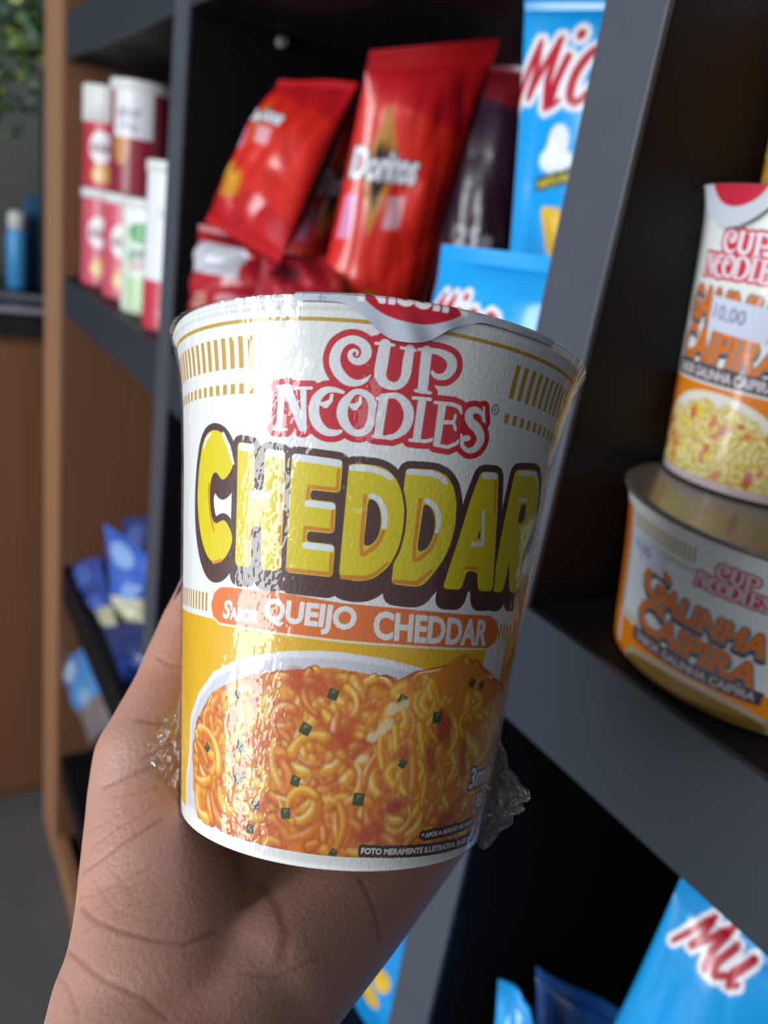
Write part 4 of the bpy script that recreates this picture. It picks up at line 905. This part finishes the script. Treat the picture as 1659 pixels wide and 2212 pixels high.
bag('snack_pouch', 'small light blue pouch corner poking up at the bottom edge', 'snack bag', ext([at(1040, 2420, .248), at(1190, 2420, .258), at(1150, 2170, .258), at(1080, 2112, .248)], .763), .006, lambda P, w, h: None, '1f9be0', 97, MI, .7, back=BB)
bag('snack_pouch', 'deep blue pouch next to the small light blue corner', 'snack bag', ext([at(1140, 2440, .282), at(1360, 2440, .31), at(1340, 2190, .31), at(1160, 2085, .282)], .763), .008, lambda P, w, h: None, '143f7c', 101, MI, .9, back=BB)
def low_blue(P, w, h):
    P.ell(w * .5, h * .62, 9, 7, 'e6b832'); P.ell(w * .5, h * .42, 14, 10, 'd8d8dc'); P.ell(w * .75, h * .38, 12, 10, 'e6b832'); P.ell(w * .35, h * .5, 8, 8, 'b08060'); P.ell(w * .8, h * .7, 5, 14, 'c8ccd4'); P.ell(w * .6, h * .25, 16, 9, 'e6b832'); P.ell(w * .3, h * .3, 10, 8, '7a4a3a')
J = ext([at(690, 2330, .30), at(835, 2400, .30), at(910, 1850, .31), at(800, 1860, .31)], .638)
bag('snack_pouch', 'sky blue pouch with yellow and white shapes below the palm', 'snack bag', J, .010, low_blue, '1593dc', 107, MI, .8, back=BB)

# blue biscuit packets, lower left bay
BK = 'blue biscuit packets in the lower left bay'
def bis(c_top, c_mid, c_low):
    def paint(P, w, h):
        P.rect(-5, h * .62, w + 5, h + 5, c_top); P.ell(w * .45, h * .8, w * .28, h * .13, c_mid); P.rect(-5, -5, w + 5, h * .36, c_low); P.ell(w * .6, h * .42, w * .2, h * .1, c_mid, .4, .8)
    return paint
def bq(x0, y0, x1, y1, x2, y2, x3, y3, Ya, Yb): return [at(x0, y0, Ya), at(x1, y1, Yb), at(x2, y2, Yb), at(x3, y3, Ya)]
bag('biscuit_packet', 'blue packet with cream lower half at the far left of the shelf', 'biscuits', bq(205, 1392, 262, 1375, 215, 1200, 140, 1228, .235, .262), .008, bis('2b4a9c', '4c6cc0', 'b9b396'), '24408c', 5, BK, .8, back='1c2c60')
bag('biscuit_packet', 'bright blue packet with white and cream picture in the middle', 'biscuits', bq(245, 1372, 312, 1345, 322, 1200, 225, 1130, .262, .30), .010, bis('3a66c4', '8fb0e6', 'd6d2b4'), '3a66c4', 9, BK, .8, back='1c2c60')
bag('biscuit_packet', 'navy packet standing behind the bright blue one', 'biscuits', bq(290, 1330, 350, 1330, 345, 1115, 262, 1122, .31, .34), .008, bis('20387c', '4a64a8', '1c2c60'), '20387c', 13, BK, .8, back='1c2c60')
bag('biscuit_packet', 'navy packet lying at the board edge next to the thumb', 'biscuits', bq(268, 1480, 330, 1500, 340, 1345, 222, 1352, .236, .28), .008, bis('1d2f72', '2e4ca0', '24408c'), '1d2f72', 17, BK, .9, back='1c2c60')
bag('biscuit_packet', 'light blue packet on the lowest left board', 'biscuits', bq(196, 1608, 243, 1560, 178, 1396, 126, 1440, .235, .245), .008, bis('3f8ed0', 'a8c8e8', '7d7478'), '4a94d4', 19, BK, .9, back='1c2c60')

# ------------------------------------------------------------------ cups on the right
def sprof(h, H_, r0, r1, fl): return r0 + (r1 - r0 - fl) * h / H_ + fl * np.exp(-(H_ - h) / 7.0)
def shelf_cup(name, label, loc, H_, r0, r1, fl, painter, face, base='eceeea'):
    root = thing(name, label, 'noodle cup', loc); S_ = (r0 + r1) / 2
    us = np.linspace(-math.pi * S_, math.pi * S_, 1000, endpoint=False); vs_ = np.linspace(0, H_, 420); P = Print(us, vs_, base); painter(P, H_)
    U, V = np.meshgrid(us / S_, vs_); r = sprof(V, H_, r0, r1, fl); a = face + U
    co = np.stack([r * np.cos(a), r * np.sin(a), V], -1).reshape(-1, 3) / 1000
    me = mesh_from(co, grid_faces(len(vs_), len(us), wrap=True)); set_col(me, P.col); link('cup_body', me, root, MAT['cup_back'])
    lathe_obj('foil_lid', [(p[0] / 1000, p[1] / 1000) for p in [(H_ - .8, r1 + .5), (H_ + .1, r1 + .9), (H_ + .6, r1 + .3), (H_ + .4, r1 - 3), (H_ + .4, .1)]], noise_mat('foil_grey', '5f5852', '6b645e', 50, .3, coat=.4), root)
    lathe_obj('cup_base', [(p[0] / 1000, p[1] / 1000) for p in [(.05, r0 - .4), (-.0, r0 - 1.5), (1, r0 - 2.5), (1, .1)]], MAT['white_plastic'], root)
    return root, S_
def sticker(root, S_, face, H_, r0, r1, fl, s0, h0, w, h, text):
    us = np.linspace(0, w, 120); vs_ = np.linspace(0, h, 60); P = Print(us, vs_, 'd4d8ea'); P.text(text, (w * .08, h * .78), (w * .62, h * .78), (w * .08, h * .30), '7c86a0', .12)
    U, V = np.meshgrid(us, vs_); a = face + (s0 + U) / S_; hh = h0 + V - U * .06; r = sprof(hh, H_, r0, r1, fl) + .35
    A = np.stack([r * np.cos(a), r * np.sin(a), hh], -1).reshape(-1, 3) / 1000; r = r - .15; B = np.stack([r * np.cos(a), r * np.sin(a), hh], -1).reshape(-1, 3) / 1000
    me = mesh_from(np.concatenate([A, B]), np.concatenate([grid_faces(60, 120), grid_faces(60, 120, off=len(A), flip=True)])); set_col(me, np.concatenate([P.col.reshape(-1, 3)] * 2)); link('price_sticker', me, root, MAT['label_white'])
def brush(P, st, x0, y0, x1, y1, lean=0.12):
    a = (x0 + lean * (y1 - y0), y1); b = (x1 + lean * (y1 - y0), y1 - 1.5); c = (x0, y0)
    P.text(st, (a[0], a[1] - 1.2), (b[0], b[1] - 1.2), (c[0], c[1] - 1.2), '4e343a', 1.5); P.text(st, a, b, c, 'eeeeee', .95); P.text(st, a, b, c, '5a3c42', .8); P.text(st, a, b, c, 'ea7c1c', .35)
lx = [p for v in LOGO_L.values() for s_ in v for p in s_]; lcx = (min(p[0] for p in lx) + max(p[0] for p in lx)) / 2; lcy = (min(p[1] for p in lx) + max(p[1] for p in lx)) / 2
def tall_art(P, H_):
    draw_logo(P, -lcx * .92, 84.5 - lcy * .92, .92, 'd2304a', 'f2e4ea')
    brush(P, 'GALINHA', -24, 61, 24, 73); brush(P, 'CAIPIRA', -25, 46.5, 25, 58.5)
    P.rect(-27, 39.5, 27, 44.5, '4a3038', 1, .6); P.text('SABOR GALINHA CAIPIRA', (-25, 43.9), (25, 43.9), (-25, 40.1), 'e4dce2', .12)
    P.rect(-60, 3, 60, 38, 'e8861c'); P.ell(4, 20, 30, 16, 'efe8da'); P.ell(4, 14, 29, 15, 'd8a840'); P.rect(-60, 3, 60, 14, 'd8a840')
    noodles(P, lambda x, y: 3 < y < 33 and ((x - 4) / 29) ** 2 + ((y - 16) / 15) ** 2 < 1.1 or 3 < y < 13, 420, -40, 44, 3, 34, 77, (.9, 1.7), [('b88a2c', 'e0c460', 'f4e6a0'), ('c09434', 'e8cf70', 'f8eeb8')], 1.2)
    rg = random.Random(4)
    for k in range(34): P.ell(rg.uniform(-34, 34), rg.uniform(4, 28), rg.uniform(1.2, 3), rg.uniform(1, 2.2), rg.choice(['d85a2c', 'cf3f2a', 'ecd81e', 'e0704a', 'd87a8a']), rg.uniform(0, 3), .85, .8)
    P.rect(-200, -1, 200, 3, 'd8c4c8')
def bowl_art(P, H_):
    P.rect(-28, 4, 60, H_ - 6, 'e4eaec'); P.rect(-400, 0, -29.5, H_ - 6, 'e07a1c'); P.rect(64, 0, 400, H_ - 6, 'e07a1c')
    P.rect(-400, 0, 400, 14.5, 'f08a12'); P.rect(-30, 2, -27, H_ - 6, 'ded4dc')
    for i in range(26): P.rect(-26 + i * 1.9, H_ - 12, -25 + i * 1.9, H_ - 6.2, 'b9a468') if i < 18 else None
    for i in range(14): P.rect(-18 + i * 1.9, H_ - 15.6, -17 + i * 1.9, H_ - 13.6, 'b9a468')
    for i in range(14): P.rect(-26 + i * 1.5, 15.2, -25.2 + i * 1.5, 17.6, 'b9a468') if i < 9 else None
    P.rect(-28.6, 17, -27.9, 47, '6a5a6a', .8)
    draw_logo(P, 21 - lcx * .62, 49.5 - lcy * .62, .62, 'b8304a', 'dccdd6')
    def brush2(st, x0, y0, x1, y1):
        brush(P, st, x0, y0, x1, y1)
    brush(P, 'G', -14, 31.5, -2, 43.5); brush(P, 'ALINHA', -2.2, 29.5, 36, 37.5); brush(P, 'C', -14, 18, -2, 29.5); brush(P, 'AIPIRA', -2.2, 17.4, 36, 26)
    P.rect(-15, 10.5, 40, 15, '54404a', 1, .5); P.text('SABOR GALINHA CAIPIRA', (-13, 14.4), (38, 14.4), (-13, 11.2), 'cfc4cc', .1)
    P.ell(14, 2, 34, 7.5, 'b8a890'); P.ell(14, 1, 32, 6, '8a6a2c')
BC = np.array([-.150, .283, ZT + .001]); HB = 63.0
face = math.atan2(CAM[1] - BC[1], CAM[0] - BC[0])
fb = face - math.radians(32)
rt, S_ = shelf_cup('noodle_bowl', 'wide white and orange noodle bowl under a tall cup on the right shelf', BC, HB, 52, 62.5, 2.5, bowl_art, fb)
rt['category'] = 'noodle bowl'; sticker(rt, S_, fb, HB, 52, 62.5, 2.5, -25, 41, 21, 9, '10,00')
TC = np.array([-.184, .300, ZT + .001 + (HB + 1.6) / 1000]); ft = math.atan2(CAM[1] - TC[1], CAM[0] - TC[0]) - math.radians(36)
rt, S_ = shelf_cup('noodle_cup', 'tall chicken noodle cup with orange lettering stacked on the wide bowl', TC, 107, 34.4, 48, 3, tall_art, ft)
sticker(rt, S_, ft, 107, 34.4, 48, 3, -8, 58, 26, 12, '10,00')
# its pull tab
us = np.linspace(-22, 12, 90); q = np.linspace(0, 1, 50)[:, None]; tip = 107 - 13.5 * np.clip(1 - ((us + 5) / 16.5) ** 2, 0, 1) ** .8 - .4
Vt = tip[None] + (110 - tip[None]) * q; Ut = np.repeat(us[None], 50, 0); ov = np.clip(Vt - 107, 0, None); dn = np.clip(107 - Vt, 0, None)
r = sprof(np.minimum(Vt, 107), 107, 34.4, 48, 3) + 1.2 + dn * .18 - ov * 1.4; hh = np.minimum(Vt, 107) + .8 * (1 - np.exp(-ov))
a = ft + Ut / S_; A = np.stack([r * np.cos(a), r * np.sin(a), hh], -1).reshape(-1, 3) / 1000; r2 = r - .15; B = np.stack([r2 * np.cos(a), r2 * np.sin(a), hh], -1).reshape(-1, 3) / 1000
me = mesh_from(np.concatenate([A, B]), np.concatenate([grid_faces(50, 90), grid_faces(50, 90, off=len(A), flip=True)]))
cc_ = np.clip(.5 - (np.hypot(Ut + 4, Vt - 112) - 12) / .4, 0, 1)[..., None]; col = srgb('c6cad4') * (1 - cc_) + srgb('c22a40') * cc_
set_col(me, np.concatenate([col.reshape(-1, 3)] * 2)); tag(link('pull_tab', me, rt, MAT['foil']), 'silver pull tab with red half disc')
rt, S_ = shelf_cup('noodle_cup', 'cup with yellow noodle picture topping the stack at the right frame edge', np.array([-.183, .310, ZT + .001 + (HB + 1.6 + 108.6) / 1000]), 98, 34.4, 46, 3, lambda P, H_: (P.rect(-200, 3, 200, 60, 'e09030'), noodles(P, lambda x, y: 3 < y < 55, 500, -60, 60, 3, 56, 78, (.9, 1.7), size=1.3)), ft)
